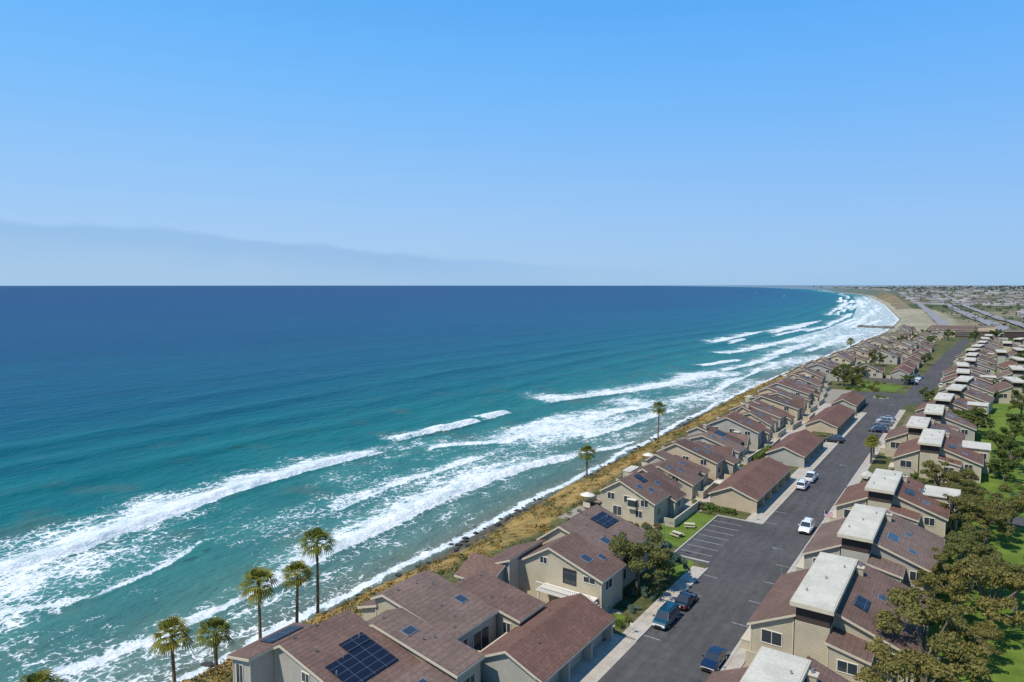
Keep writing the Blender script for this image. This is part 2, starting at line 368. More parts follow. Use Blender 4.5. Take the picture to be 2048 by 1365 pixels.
field(-121,-97,20,330,.40,6,20,4); field(-137,-105,225,640,.60,8,40,5); field(-168,-132,320,490,.58,8,30,6); field(-192,-163,-20,110,.48,9,25,7); field(-188,-150,130,200,.40,8,15,8)
sw=SX+2.0+sn(SX*0,YY,77,.12)*1.5+sn(SX*0,YY,78,.6)*.5
foam=np.maximum(foam,np.exp(-(sw/1.1)**2)*.82+np.where(sw<0,np.exp(sw/5)*.48,0))
foam=np.maximum(foam,(ss(YY,560,800)*np.where(SX>-75,.56,0))*(1-ss(YY,3000,6000)))
for k,(off,am) in enumerate([(-105,.55),(-128,.9),(-160,.9),(-198,1.2),(-245,1.1),(-300,1.0),(-365,1.0),(-440,.9),(-540,.9),(-660,.9)]):
    cx=off+sn(SX*0,YY,300+k,.008)*9+ (YY-150)*.02; d=SX-cx
    wv=am*(.6+.4*sn(SX*0,YY,330+k,.02))*(YY<3000)*np.where(np.abs(off)<110,ss(YY,150,260),1)
    H+=np.exp(-(d/6.5)**2)*wv; WAVE_SHADE+=1.15*np.exp(-((d-6.5)/6.0)**2)*wv-.6*np.exp(-((d+5)/9.0)**2)*wv
H+= (sn(XX,YY,400,.5)*.12+sn(XX,YY,401,1.1)*.06)*(np.abs(SX)<200)*(YY<350)
H*=ss(-SX,-1,6)
Zs=-18+H
nr2,nc2=XX.shape
me=bpy.data.meshes.new("sea")
me.vertices.add(nr2*nc2); me.vertices.foreach_set("co",np.stack([XX,YY,Zs],-1).reshape(-1).astype(np.float32))
idx=np.arange(nr2*nc2).reshape(nr2,nc2)
q=np.stack([idx[:-1,:-1],idx[1:,:-1],idx[1:,1:],idx[:-1,1:]],-1).reshape(-1,4)
me.loops.add(q.size); me.loops.foreach_set("vertex_index",q.reshape(-1).astype(np.int32))
me.polygons.add(len(q)); me.polygons.foreach_set("loop_start",np.arange(0,q.size,4,dtype=np.int32)); me.polygons.foreach_set("loop_total",np.full(len(q),4,dtype=np.int32))
me.polygons.foreach_set("use_smooth",np.ones(len(q),dtype=bool)); me.update(calc_edges=True); me.validate()
for nm,arr in (("foam",np.clip(foam,0,1)),("off",-SX),("front",np.clip(WAVE_SHADE,-1,1.3))):  # front: painted shade of the wave faces, negative values brighten
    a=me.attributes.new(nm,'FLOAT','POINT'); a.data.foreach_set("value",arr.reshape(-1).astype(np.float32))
sea=bpy.data.objects.new("sea",me); link(sea)
def sea_mat():
    m,t,b=nt("sea_water")
    def att(n):
        a=t.nodes.new("ShaderNodeAttribute"); a.attribute_name=n; return a.outputs["Fac"]
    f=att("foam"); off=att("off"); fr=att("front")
    big=noise(t,.012,3,sc3=(1,.35,1)); med=noise(t,.06,4,sc3=(1.4,.5,1)); fine=noise(t,.55,4,sc3=(1.3,.6,1)); strk=noise(t,.003,5,sc3=(1,.3,1))
    o2=math_n(t,'MULTIPLY',off,math_n(t,'ADD',.50,math_n(t,'ADD',math_n(t,'MULTIPLY',big,.5),math_n(t,'MULTIPLY',strk,.5))))
    lg=math_n(t,'LOGARITHM',math_n(t,'MAXIMUM',o2,3.2),10.0)
    mr=math_n(t,'DIVIDE',math_n(t,'SUBTRACT',lg,.5),3.5,clamp=True)
    cr=t.nodes.new("ShaderNodeValToRGB"); t.links.new(mr,cr.inputs[0]); e=cr.color_ramp
    def P(m_): return (math.log10(m_)-.5)/3.5
    stops=[(4,(.14,.160,.115)),(16,(.090,.185,.150)),(45,(.042,.185,.162)),(90,(.012,.165,.155)),(150,(.002,.130,.145)),(300,(.0003,.092,.145)),(700,(.0002,.062,.135)),(2500,(.0003,.043,.125)),(9000,(.0006,.032,.105))]
    e.elements[0].position=P(4); e.elements[0].color=(*stops[0][1],1); e.elements[1].position=P(9000); e.elements[1].color=(*stops[-1][1],1)
    for s_,c_ in stops[1:-1]:
        k=e.elements.new(P(s_)); k.color=(*c_,1)
    water=cr.outputs[0]
    water=mixc(t,math_n(t,'MULTIPLY',sstep(t,med,.40,.66),.45),water,mixc(t,1.0,water,(.5,.66,.78),'MULTIPLY'))
    water=mixc(t,math_n(t,'MULTIPLY',sstep(t,strk,.42,.62),.38),water,mixc(t,1.0,water,(.7,.78,.86),'MULTIPLY'))
    water=mixc(t,math_n(t,'MULTIPLY',fr,.6,clamp=True),water,mixc(t,1.0,water,(.5,.62,.66),'MULTIPLY'))  # shade on shoreward wave faces, painted into the water colour
    water=mixc(t,math_n(t,'MULTIPLY',fr,-.6,clamp=True),water,mixc(t,1.0,water,(1.5,1.3,1.15),'MULTIPLY'))  # swell backs painted brighter, standing in for light through thin water
    br=noise(t,.05,3); water=mixc(t,math_n(t,'MULTIPLY',math_n(t,'MULTIPLY',sstep(t,br,.52,.72),sstep(t,off,220,60)),.42),water,(.10,.12,.085))
    kp=noise(t,.11,3,sc3=(1.2,.6,1)); water=mixc(t,math_n(t,'MULTIPLY',math_n(t,'MULTIPLY',sstep(t,kp,.66,.74),sstep(t,off,260,120)),.6),water,(.02,.05,.045))
    wn=t.nodes.new("ShaderNodeTexNoise"); wn.inputs["Scale"].default_value=.35; wn.inputs["Detail"].default_value=2; p=pos(t); t.links.new(p,wn.inputs["Vector"])
    vm=t.nodes.new("ShaderNodeVectorMath"); vm.operation='SCALE'; vm.inputs[3].default_value=3.6; t.links.new(wn.outputs["Color"],vm.inputs[0])
    va=t.nodes.new("ShaderNodeVectorMath"); va.operation='ADD'; t.links.new(p,va.inputs[0]); t.links.new(vm.outputs[0],va.inputs[1])
    def edge(sc):
        vo=t.nodes.new("ShaderNodeTexVoronoi"); vo.voronoi_dimensions='2D'; vo.feature='DISTANCE_TO_EDGE'; vo.inputs["Scale"].default_value=sc; t.links.new(va.outputs[0],vo.inputs["Vector"]); return vo.outputs["Distance"]
    e1=sstep(t,edge(.42),.30,.0); e2=sstep(t,edge(1.05),.30,.0)
    nz=noise(t,.20,6,rough=.7,sc3=(1.25,.75,1)); nf=noise(t,2.2,3,rough=.7)
    pat=math_n(t,'ADD',math_n(t,'ADD',math_n(t,'MULTIPLY',e1,.20),math_n(t,'MULTIPLY',e2,.18)),math_n(t,'ADD',math_n(t,'MULTIPLY',sstep(t,nz,.25,.75),.44),math_n(t,'MULTIPLY',nf,.18)))
    th=math_n(t,'SUBTRACT',.98,f)
    mask=sstep(t,math_n(t,'SUBTRACT',pat,th),-.06,.20)
    mask=math_n(t,'MULTIPLY',mask,sstep(t,f,.03,.15))
    soft=math_n(t,'MULTIPLY',sstep(t,f,.15,.95),.36)
    water=mixc(t,soft,water,(.24,.42,.37))
    fc=mixc(t,sstep(t,math_n(t,'ADD',math_n(t,'MULTIPLY',nz,.5),math_n(t,'MULTIPLY',nf,.5)),.36,.60),(.42,.52,.52),(.80,.80,.78))
    colr=mixc(t,mask,water,fc)
    t.links.new(colr,b.inputs["Base Color"])
    t.links.new(math_n(t,'ADD',.36,math_n(t,'MULTIPLY',mask,.5)),b.inputs["Roughness"])
    b.inputs["Specular IOR Level"].default_value=.09; b.inputs["IOR"].default_value=1.33
    rip=math_n(t,'ADD',fine,math_n(t,'MULTIPLY',noise(t,.13,4,sc3=(1.4,.6,1)),2.8))
    bump(t,b,rip,.85,.75)
    return m
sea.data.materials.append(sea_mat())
# ------------------------------------------------------------------ roads, pavements, lawns
def sheet(name,poly,z,mat,thick=None):
    n=len(poly)
    if thick: 
        v=[(x,y,z) for x,y in poly]+[(x,y,z-thick) for x,y in poly]
        f=[tuple(range(n))]+[(i,i+n,(i+1)%n+n,(i+1)%n) for i in range(n)]
    else: v=[(x,y,z) for x,y in poly]; f=[tuple(range(n))]
    return mesh_obj(name,v,f,[M[mat]])
def rect(x0,x1,y0,y1): return [(x0,y0),(x1,y0),(x1,y1),(x0,y1)]
bulb=[(-30+14*math.cos(a),286+15*math.sin(a)) for a in np.linspace(-.9,2.0,14)]+[(-30+14*math.cos(a),286+15*math.sin(a)) for a in np.linspace(2.1,3.9,10)]
sheet("road",[(-32,-40),(-22,-40),(-22,255),(-21.5,270)]+bulb+[(-36,262),(-31,250),(-30.6,121.5),(-38.3,121.5),(-38.3,100),(-32,98)],.012,'asphalt')
sheet("road",[(-24,296),(-17,290),(-15,340),(-12,470),(-8,640),(-14,640),(-20,470),(-23,340)],.008,'asphalt')
sheet("road",[(-42,340),(-23,330),(-22,350),(-42,352)],.016,'asphalt')
sheet("road",rect(1.5,26,146,152),.03,'asphalt')
b=B()
b.box('kerb','kerb',-22.0,-21.8,-40,262,-.1,.14)
b.box('kerb','kerb',-32.2,-32.0,-40,54,-.1,.14); b.box('kerb','kerb',-32.2,-32.0,72,97.5,-.1,.14)
b.box('kerb','kerb',-38.5,-38.3,99.8,121.7,-.1,.14); b.box('kerb','kerb',-38.3,-30.5,121.5,121.7,-.1,.14)
b.box('kerb','kerb',-38.3,-32.6,99.6,99.8,-.1,.14); b.box('kerb','kerb',-30.6,-30.4,121.7,250,-.1,.10)
b.finish("kerb")
sheet("pavement",rect(-21.8,-20.2,-40,262),.13,'concrete',.2)
sheet("pavement",rect(-34.2,-32.2,72.5,97),.13,'concrete',.2)
sheet("driveway",rect(-35.2,-32.0,54,72.3),.03,'concrete')
sheet("driveway",rect(-33.6,-30.6,121.8,250),.03,'concrete')
sheet("patio",rect(-62,-44,36,70),.02,'patio'); sheet("patio",rect(-52,-36.5,70.2,78),.03,'patio')
sheet("patio",rect(-62,-42,104,300),.006,'patio'); sheet("patio",rect(-46,-41.7,122,262),.024,'concrete')
sheet("footpath",rect(-36,-35,52,70),.035,'concrete'); sheet("footpath",rect(-44,-32.3,71,72.2),.05,'concrete')
sheet("lawn",[(-43,103),(-38.6,103),(-38.6,121),(-44,121),(-45,110)],.05,'grass')
sheet("lawn",[(-38,92),(-34.4,92),(-34.4,98.5),(-38.6,99.5),(-39,95)],.05,'grass')
sheet("lawn",rect(-37.2,-35.2,73.6,77),.06,'grass')
sheet("lawn",rect(-5,60,30,145),.02,'grass'); sheet("lawn",rect(-3,60,153,640),.02,'grass'); sheet("lawn",[(-45,302),(-28,305),(-26,325),(-44,328)],.04,'grass')
sheet("patio",rect(-20.2,-8,30,145),.016,'patio')
b=B(); b.cyl('kerb_ring','kerb',-30.5,287,-.1,.15,2.6,n=20); b.cyl('planting','grass',-30.5,287,.1,.2,2.3,n=20); b.finish("roundabout_island")
b=B()
for i in range(7):
    y=102.4+i*2.7; b.box('stall_line','paint',-38.1,-33.0,y-.045,y+.045,.0,.02)
for i in range(9):
    y=74+i*7; 
    if y<98 or y>122: b.box('stall_line','paint',-31.9 if y<98 else -30.4,-29.8 if y<98 else -28.3,y-.04,y+.04,.0,.02)
for i in range(5):
    y=76+i*7.2; b.box('stall_line','paint',-24.1,-22.2,y-.04,y+.04,.0,.02)
for i in range(12):
    y=216+i*2.7; b.box('stall_line','paint',-26,-22.2,y-.05,y+.05,.0,.02)
b.finish("road_marking")
# ------------------------------------------------------------------ garages
def garage(x0,x1,y0,y1,sd='siding2'):
    b=B(); xm=(x0+x1)/2-.3; prof=[(x0+.4,2.7),(xm,4.5),(x1-1.3,3.15)]
    b.block('x',prof,y0+.4,y1-.4,roof='roofr',wall=sd,oh=.45)
    b.slab('canopy','roofr','x',x1-1.0,3.05,x1,2.7,y0,y1,-.02,.06); b.slab('canopy_eave','trim','x',x1-1.0,3.05,x1+.04,2.69,y0-.03,y1+.03,-.22,-.01)
    n=max(2,round((y1-y0)/5.2)); w=(y1-y0-.8)/n
    for i in range(n):
        a=y0+.4+i*w
        b.box('garage_door','door',x1-1.32,x1-1.24,a+.35,a+w-.35,.03,2.25)
        for k in range(1,4): b.box('door_groove','dark',x1-1.25,x1-1.23,a+.35,a+w-.35,.03+k*.56,.05+k*.56)
        b.box('pier',sd,x1-1.3,x1-.15,a-.15,a+.15,-.1,2.72)
    b.box('pier',sd,x1-1.3,x1-.15,y1-.55,y1-.25,-.1,2.72)
    b.onroof('vent','x',prof,xm+1.5,0,y0+4,0); b.onroof('vent','x',prof,xm-1.5,0,y1-5,0)
    return b.finish("garage_building")
garage(-43,-34.3,55,71); garage(-41.8,-32.6,126,153,'siding3'); garage(-41.2,-32.4,165,188); garage(-40.8,-32,205,236,'siding3'); garage(-41,-33,246,268)
for y in (350,372,400,430,465,500): garage(-34,-26,y,y+18)
# ------------------------------------------------------------------ foreground houses
def vents(b,ax,prof,b0,b1,k=4):
    a0,a1=prof[0][0]+.6,prof[-1][0]-.6
    for i in range(k): b.onroof('vent',ax,prof,R.uniform(a0,a1),0,R.uniform(b0+.5,b1-.5),0)
b=B()
pa=[(-57.6,5.5),(-56.4,6.2),(-45,3.5)]
b.block('x',pa,41,49.3,wall='siding2')
b.onroof('solar','x',pa,-51.0,-47.2,41.8,48.0); b.onroof('solar','x',pa,-52.6,-51.1,44.9,48.0); vents(b,'x',pa,41,49,7)
b.win('-y',41,-53.5,-52.3,3.2,4.3); b.win('-y',41,-49.5,-48,1.8,3.1)
pa2=[(-60.6,5.0),(-57.75,5.6)]
b.block('x',pa2,38.2,45.5,wall='siding2'); b.win('-x',-60.6,39,41,2.2,4.2); b.win('-y',38.2,-60.1,-58.9,1.2,4.4,2)
b.onroof('solar','x',pa2,-60.2,-58.2,41,45)
pa3=[(-54.5,4.9),(-52.5,5.7),(-41.2,3.9)]
b.block('x',pa3,49.9,53.6,roof='roof2'); b.onroof('sky','x',pa3,-49.5,-48.3,50.6,52.2); vents(b,'x',pa3,50,53,3)
pa4=[(-44.9,3.75),(-41.2,3.1)]
b.block('x',pa4,43,49.3,roof='roof2'); b.win('+x',-41.2,44,46,.8,2.4); b.win('+x',-41.2,46.6,48.8,.8,2.4); b.win('+x',-41.2,50.4,52.8,.7,2.6,3)
b.onroof('sky','x',pa4,-43.6,-42.4,46,47.6)
for i in range(9): b.box('pergola_beam','whitetrim',-46.2,-41.2,37.2+i*.42,37.28+i*.42,2.7,2.85)
for x in(-46.0,-41.5): b.box('pergola_post','whitetrim',x,x+.15,37.2,37.35,0,2.55)
b.box('pergola_rail','whitetrim',-46,-45.85,37.1,40.9,2.55,2.7); b.box('pergola_rail','whitetrim',-41.5,-41.35,37.1,40.9,2.55,2.7)
b.finish("condo_building")
b=B()
pb=[(-57.5,5.5),(-56,6.2),(-45.5,4.2)]
b.block('x',pb,54.8,62.2,roof='roof2'); vents(b,'x',pb,55,62,6); b.onroof('sky','x',pb,-50,-48.6,60,61.3)
b.win('+x',-45.5,55.5,57,1.4,3.2); b.win('+x',-45.5,58,61,.2,3.0,2); b.win('-y',54.8,-48,-46.5,2,3.2)
pb2=[(-53,4.6),(-51.5,5.3),(-42.5,3.7)]
b.block('x',pb2,62.8,67.5,roof='roof'); b.win('+x',-42.5,64,66.2,1.2,2.8); b.win('-y',62.8,-44.8,-43.6,1.4,2.8); vents(b,'x',pb2,63,67,3)
b.onroof('vent','x',pb2,-51,0,66.6,0)
b.block('x',[(-60,3.6),(-57.6,4.4)],55,61); b.win('-x',-60,56,60,.5,2.6,3)
b.box('patio_wall','siding3',-45.4,-43.9,57.4,57.55,0,1.7); b.box('patio_wall','siding3',-44.0,-43.85,57.6,62.5,0,1.7); b.box('patio_wall_cap','trim',-44.05,-43.8,57.56,62.5,1.7,1.76)
b.finish("condo_building")
b=B()
pc=[(-50.5,4.8),(-45.8,7.6),(-38.2,5.0)]
b.block('x',pc,75,81,wall='siding'); b.win('-y',75,-43.8,-41.8,3.2,5.2,2,'dark'); b.win('-y',75,-40.8,-39.0,4.0,4.9,2); b.win('-y',75,-47.4,-46.2,5.0,6.0,2); b.win('+x',-38.2,76,78,3.0,4.3)
b.win('-y',75,-44.2,-41.6,.1,2.1,2,'dark')
b.onroof('sky','x',pc,-42.2,-40.8,76.4,77.8); b.onroof('sky','x',pc,-41,-39.8,79,80)
pc2=[(-51.5,5.6),(-48.2,8.0),(-39.5,5.2)]
b.block('x',pc2,81.6,92.5,wall='siding',roof='roof2'); b.onroof('solar','x',pc2,-46.5,-43.8,87.5,91.5); b.onroof('solar','x',pc2,-50.9,-48.6,86,92)
b.onroof('sky','x',pc2,-43,-41.6,83.5,85); b.onroof('sky','x',pc2,-42,-40.9,87,88.2); vents(b,'x',pc2,82,92,8)
b.block('x',[(-55.5,3.6),(-50.6,5.6)],72.4,80.6,wall='siding2'); b.win('-y',72.4,-54.5,-53.2,1.4,2.6); 
b.block('y',[(69,3.4),(72.3,4.8)],-56.5,-51.5,wall='siding2'); b.win('-x',-56.5,70,71.5,1.2,2.4)
b.win('+x',-39.5,83,85,1.2,2.8); b.win('+x',-39.5,87,90,3.2,4.5)
b.box('deck','whitetrim',-46.5,-38.6,72.6,74.95,2.3,2.5)
for i in range(27): b.box('deck_rail','whitetrim',-46.5+i*.3,-46.44+i*.3,72.62,72.68,2.5,3.45)
b.box('deck_rail','whitetrim',-46.5,-38.6,72.58,72.72,3.45,3.55)
for x in (-46.3,-42.5,-38.9): b.box('deck_post','whitetrim',x,x+.18,72.7,72.88,0,2.3)
for i in range(10): b.box('stair_step','concrete',-38.5+i*.28,-38.22+i*.28,72.7,74.2,2.1-i*.24-.1,2.3-i*.24)
b.slab('stair_rail','whitetrim','x',-38.5,3.3,-35.7,.9,72.6,72.68,0,.1)
b.finish("condo_building")
# ------------------------------------------------------------------ seaside houses
RF=['roof','roof2','roofr','roofd']; WL=['siding','siding2','siding3']
def lhouse(xw,xe,y0,L,kind,low=0,rot=0):
    b=B(); wl=WL[kind%3] if y0<300 else R.choice(WL); rf=['roof','roof2','roofd','roof','roofr'][kind]; rf2=R.choice(RF); wl2=R.choice(WL)
    k=R.uniform(-.5,.5)-low
    y1=y0+L*R.uniform(.36,.46); y2=y0+L*R.uniform(.68,.78); y3=y0+L
    W=xe-xw; j=lambda: R.uniform(-.8,.8); s2=R.uniform(-.8,1.2)
    if kind%2==0:
        p1=[(xw+1,5.4+k),(xw+W*.32+j(),7.6+k),(xe-1.5,4.6+k)]; p2=[(xw,4.6+k),(xw+W*.45+j(),6.6+k),(xe-s2,3.6+k)]; p3=[(xw+2,5.8+k),(xw+W*.3,7.0+k),(xe-2.5,4.0+k)]
    else:
        p1=[(xw,4.2+k),(xw+W*.5+j(),6.7+k),(xe,4.0+k)]; p2=[(xw+1.5,6.2+k),(xw+W*.25,7.5+k),(xe-2+j(),4.5+k)]; p3=[(xw,3.9+k),(xw+W*.4+j(),5.9+k),(xe-.7,3.8+k)]
    b.block('x',p1,y0,y1,wall=wl,roof=rf); b.block('x',p2,y1+.5,y2,wall=wl2,roof=rf2)
    if kind in (1,2):
        b.block('y',[(y2+.5,3.4+k),((y2+y3)/2+.3,5.6+k),(y3,3.4+k)],xw+1,xe-1.5,wall=wl,roof=rf); p3=None
    else: b.block('x',p3,y2+.5,y3,wall=wl,roof=rf)
    if kind==3: b.box('flat_deck_walls',wl,xw-1.8,xw-.1,y0+.6,y1-.3,-.4,3.3); b.box('flat_deck_roof','white',xw-1.95,xw-.07,y0+.5,y1-.2,3.3,3.45)
    for u,z in ((xw+2.0,3.5),(xw+W*.42,3.4),(xw+W*.68,3.2)): b.win('-y',y0,u,u+1.5,z+k*.5,z+1.3+k*.5)
    b.win('-y',y0,xw+W*.25,xw+W*.25+1.8,.5,2.3); b.win('-y',y0,xw+W*.6,xw+W*.6+1.4,.8,2.2)
    b.win('+x',p1[-1][0],y0+1.2,y0+3,1.2,2.7); b.win('+x',p2[-1][0],y1+1.5,y1+3.3,1.2,2.7)
    if p3: b.win('+x',p3[-1][0],y2+1.5,y2+3.4,1.2,2.7); vents(b,'x',p3,y2,y3,3)
    if kind!=3: b.win('-x',p1[0][0],y0+1,y1-1,.5,2.8,4)
    b.win('-x',p2[0][0],y1+1,y2-1,.5,2.8,3)
    if kind%2==0: b.win('-x',p1[0][0],y0+2,y1-2,3.4,4.5,3)
    if kind in(0,3,4):
        b.box('bay_window_walls','trim',xw+W*.5,xw+W*.5+1.6,y0-.7,y0-.02,2.4,2.8); b.box('bay_window_glass','glass',xw+W*.5+.05,xw+W*.5+1.55,y0-.64,y0-.03,2.8,4.0); b.box('bay_window_roof','whitetrim',xw+W*.5-.06,xw+W*.5+1.66,y0-.76,y0-.02,4.0,4.15)
    b.onroof('sky','x',p1,xw+W*.55,xw+W*.55+1.1,y0+1.2,y0+2.4); b.onroof('sky','x',p1,xw+W*.68,xw+W*.68+1.1,y0+2.8,y0+4); b.onroof('sky','x',p2,xw+W*.6,xw+W*.6+1.1,y1+1.8,y1+3)
    if kind in (1,4): b.onroof('solar','x',p2,xw+W*.5,xw+W*.5+2.2,y1+1,y2-.8)
    if kind in (0,): b.onroof('solar','x',p1,xw+W*.42,xw+W*.42+2,y0+4.2,y1-.4)
    if R.random()<.4: b.onroof('chim','x',p2,xw+W*.35,0,y1+.9+.5,0)
    vents(b,'x',p1,y0,y1,4)
    b.box('patio_wall',wl,xe+1.8,xe+1.95,y0+1,y3-1,0,1.5); b.box('patio_wall',wl,xe,xe+1.8,y0+1,y0+1.15,0,1.5); b.box('patio_wall_cap','trim',xe+1.76,xe+1.99,y0+.96,y3-.96,1.5,1.56)
    b.box('sea_deck','wood',xw-3.6,xw-2.0,y0+1,y1,.2,.4); b.box('deck_screen','trim',xw-3.6,xw-3.54,y0+1,y1,.4,1.3); b.box('deck_screen','trim',xw-3.54,xw-2.1,y0+1,y0+1.06,.4,1.3)
    return b.finish("condo_building",rot=rot)
sp=[(110,15,-57,-44.5,0,0),(128,13,-59,-46,3,.04),(143.5,12.5,-60,-44.5,2,0),(160.5,13,-62,-46,1,-.03),(177,12,-60,-45,4,.04),(192.5,11,-59,-47,3,0),(206.5,12,-63,-46,0,-.04),(222,12,-62,-45,2,.03),(238,12,-65,-47.5,3,-.04),(254,12,-66,-48,4,0),(271,12,-68,-50,0,.05),(288,12,-67,-52,1,0)]
for y,L,a,c,k,rt in sp: lhouse(a,c,y,L,k,R.uniform(-.2,1.3),rt)
y=304
while y<700:
    w=float(ct(y)); lhouse(w+4.5+R.uniform(-1,3),w+18+R.uniform(-2,4),y,R.uniform(9,14),R.randrange(5),R.uniform(-.3,1.8),R.uniform(-.14,.14)); 
    if y>330 and R.random()<.8: lhouse(w+25+R.uniform(-1,2),w+35+R.uniform(-1,3),y+R.uniform(2,6),R.uniform(8,13),R.randrange(5),R.uniform(0,2),R.uniform(-.2,.2))
    y+=R.uniform(15,21)
# ------------------------------------------------------------------ inland row with white clerestories
def rhouse(dx,y0,L,kind,rot=0):
    b=B(); wl=['siding','siding2','siding'][kind%3]; rf=['roof','roof2','roofr'][kind%3]
    X=lambda x:x+dx
    pw=[(X(-20.6),3.7),(X(-16.1),5.9)]
    b.block('x',pw,y0+1.5,y0+L-.5,wall=wl,roof=rf)
    b.box('clerestory_walls','dark',X(-15.7),X(-12.3),y0+.6,y0+L*.92,3,7.6)
    b.box('clerestory_walls',wl,X(-15.75),X(-12.25),y0+.5,y0+L*.93,-.3,5.6)
    b.box('clerestory_fascia','trim',X(-16.2),X(-11.8),y0-.2,y0+L*.97,7.45,7.93)
    b.box('clerestory_roof','white',X(-16.05),X(-11.95),y0-.05,y0+L*.97-.15,7.9,7.98)
    for q_ in range(3): b.cyl('roof_vents','metal',X(-15.2+q_*1.2),y0+L*(.2+.27*q_),7.95,8.3,.1,n=6)
    b.win('-x',X(-15.7),y0+2,y0+L*.8,6.1,7.2,6,'trim')
    pe=[(X(-12.2),6.9),(X(-4.6),4.2)]
    b.block('x',pe,y0+2.6,y0+L+1.5,wall=wl,roof=rf)
    pf=[(X(-12.1),5.0),(X(-8.3),4.2)]
    b.block('x',pf,y0-1.2,y0+2.55,wall=wl,roof=rf,oh=.3)
    b.win('-y',y0-1.2,X(-11.2),X(-9.2),2.2,3.5); b.win('-y',y0+2.6,X(-7.6),X(-6),2.4,3.8)
    b.win('-y',y0+1.5,X(-19.5),X(-17.2),1.6,3.2); b.win('-x',X(-20.6),y0+3,y0+5.5,1.2,2.8); b.win('-x',X(-20.6),y0+8,y0+11,1.2,2.8,3)
    b.onroof('solar' if kind!=1 else 'sky','x',pe,X(-10.8),X(-9.4),y0+6,y0+9); b.onroof('sky','x',pe,X(-9),X(-8),y0+11,y0+12.2)
    b.onroof('sky','x',pe,X(-8),X(-7),y0+5,y0+6.2)
    if kind==2:
        b.box('flat_roof','white',X(-8.5),X(-2.9),y0+L*.66,y0+L+1.8,5.45,5.6); b.box('flat_roof_walls',wl,X(-8.3),X(-3.1),y0+L*.68,y0+L+1.6,-.3,5.45)
        b.win('-y',y0+L*.68,X(-5),X(-3.6),3.2,4.6)
    vents(b,'x',pe,y0+4,y0+L,5); b.onroof('chim','x',pe,X(-11.4),0,y0+L-2,0)
    b.box('balcony',wl,X(-21.7),X(-20.65),y0+1.5,y0+6,-.2,1.2); b.box('balcony_rail','trim',X(-21.75),X(-20.7),y0+1.45,y0+6.05,1.2,1.28)
    b.box('garden_wall',wl,X(-20.3),X(-16.5),y0-1.6,y0-1.45,0,1.7)
    return b.finish("terraced_house",rot=rot)
for dx,y0,L,k in ((0.3,50,15,0),(0.3,76,17,0),(.9,101,16,1),(.9,127,15,2),(5.5,171,18,2),(1.7,190,15,0),(3.8,213,16,1),(5,240,15,2),(7.5,266,14,0),(9,292,16,1),(8,320,14,2),(7,347,16,0),(9.5,374,14,1),(10,402,16,0),(10,434,14,2),(12,464,16,0),(14,498,14,1),(15,532,16,0),(17,567,14,2)):
    rhouse(dx,y0,L,k,0 if y0<200 else R.uniform(-.2,.1))
for dx,y0,k in ((24,300,0),(26,345,1),(28,390,2),(22,430,1),(30,450,0),(26,500,2),(34,540,1)): rhouse(dx,y0,15,k,R.uniform(-.3,.3))
b=B()
b.block('x',[(-20,2.5),(10,4)],690,712,zb=-8,roof='roofd',wall='dark'); b.block('x',[(-4,7),(8,8)],700,716,zb=-8,roof='roof',wall='siding3')
b.block('x',[(14,4),(40,5)],695,720,zb=-8,roof='roof2',wall='dark'); b.block('y',[(720,3),(745,5)],-40,-8,zb=-14,roof='roof',wall='siding3')
for i in range(12): b.win('-y',690,-19+i*2.4,-17.4+i*2.4,-.5,1.6)
b.finish("community_building")
# ------------------------------------------------------------------ foliage meshes
def leafcloud(blobs,n,size,seed,flat=.75,grow=0):
    r=np.random.default_rng(seed); bl=np.array(blobs,float); w=bl[:,3]**2; w/=w.sum()
    k=r.choice(len(bl),n,p=w); d=r.normal(size=(n,3)); d/=np.linalg.norm(d,axis=1)[:,None]
    d[:,2]=np.where(d[:,2]<-.35,-d[:,2],d[:,2])
    rad=bl[k,3]*(r.uniform(.55,1.08,n)); c=bl[k,:3]+d*rad[:,None]*np.array([1,1,flat])
    nrm=d+r.normal(size=(n,3))*.55; nrm/=np.linalg.norm(nrm,axis=1)[:,None]
    a=np.cross(nrm,r.normal(size=(n,3))); a/=np.linalg.norm(a,axis=1)[:,None]; bb=np.cross(nrm,a)
    s=(size*r.uniform(.6,1.3,n)+grow*bl[k,3])[:,None]
    v=np.stack([c-a*s,c-bb*s*.55,c+a*s,c+bb*s*.55],1).reshape(-1,3)
    f=np.arange(n*4).reshape(n,4); return v,f
def cone(p,q,r0,r1,n=6):
    p=Vector(p);q=Vector(q);d=(q-p).normalized();a=d.orthogonal().normalized();b_=d.cross(a)
    v=[];
    for c,r in ((p,r0),(q,r1)):
        for i in range(n):
            t=2*math.pi*i/n; v.append(tuple(c+a*math.cos(t)*r+b_*math.sin(t)*r))
    return v,[(i,(i+1)%n,(i+1)%n+n,i+n) for i in range(n)]
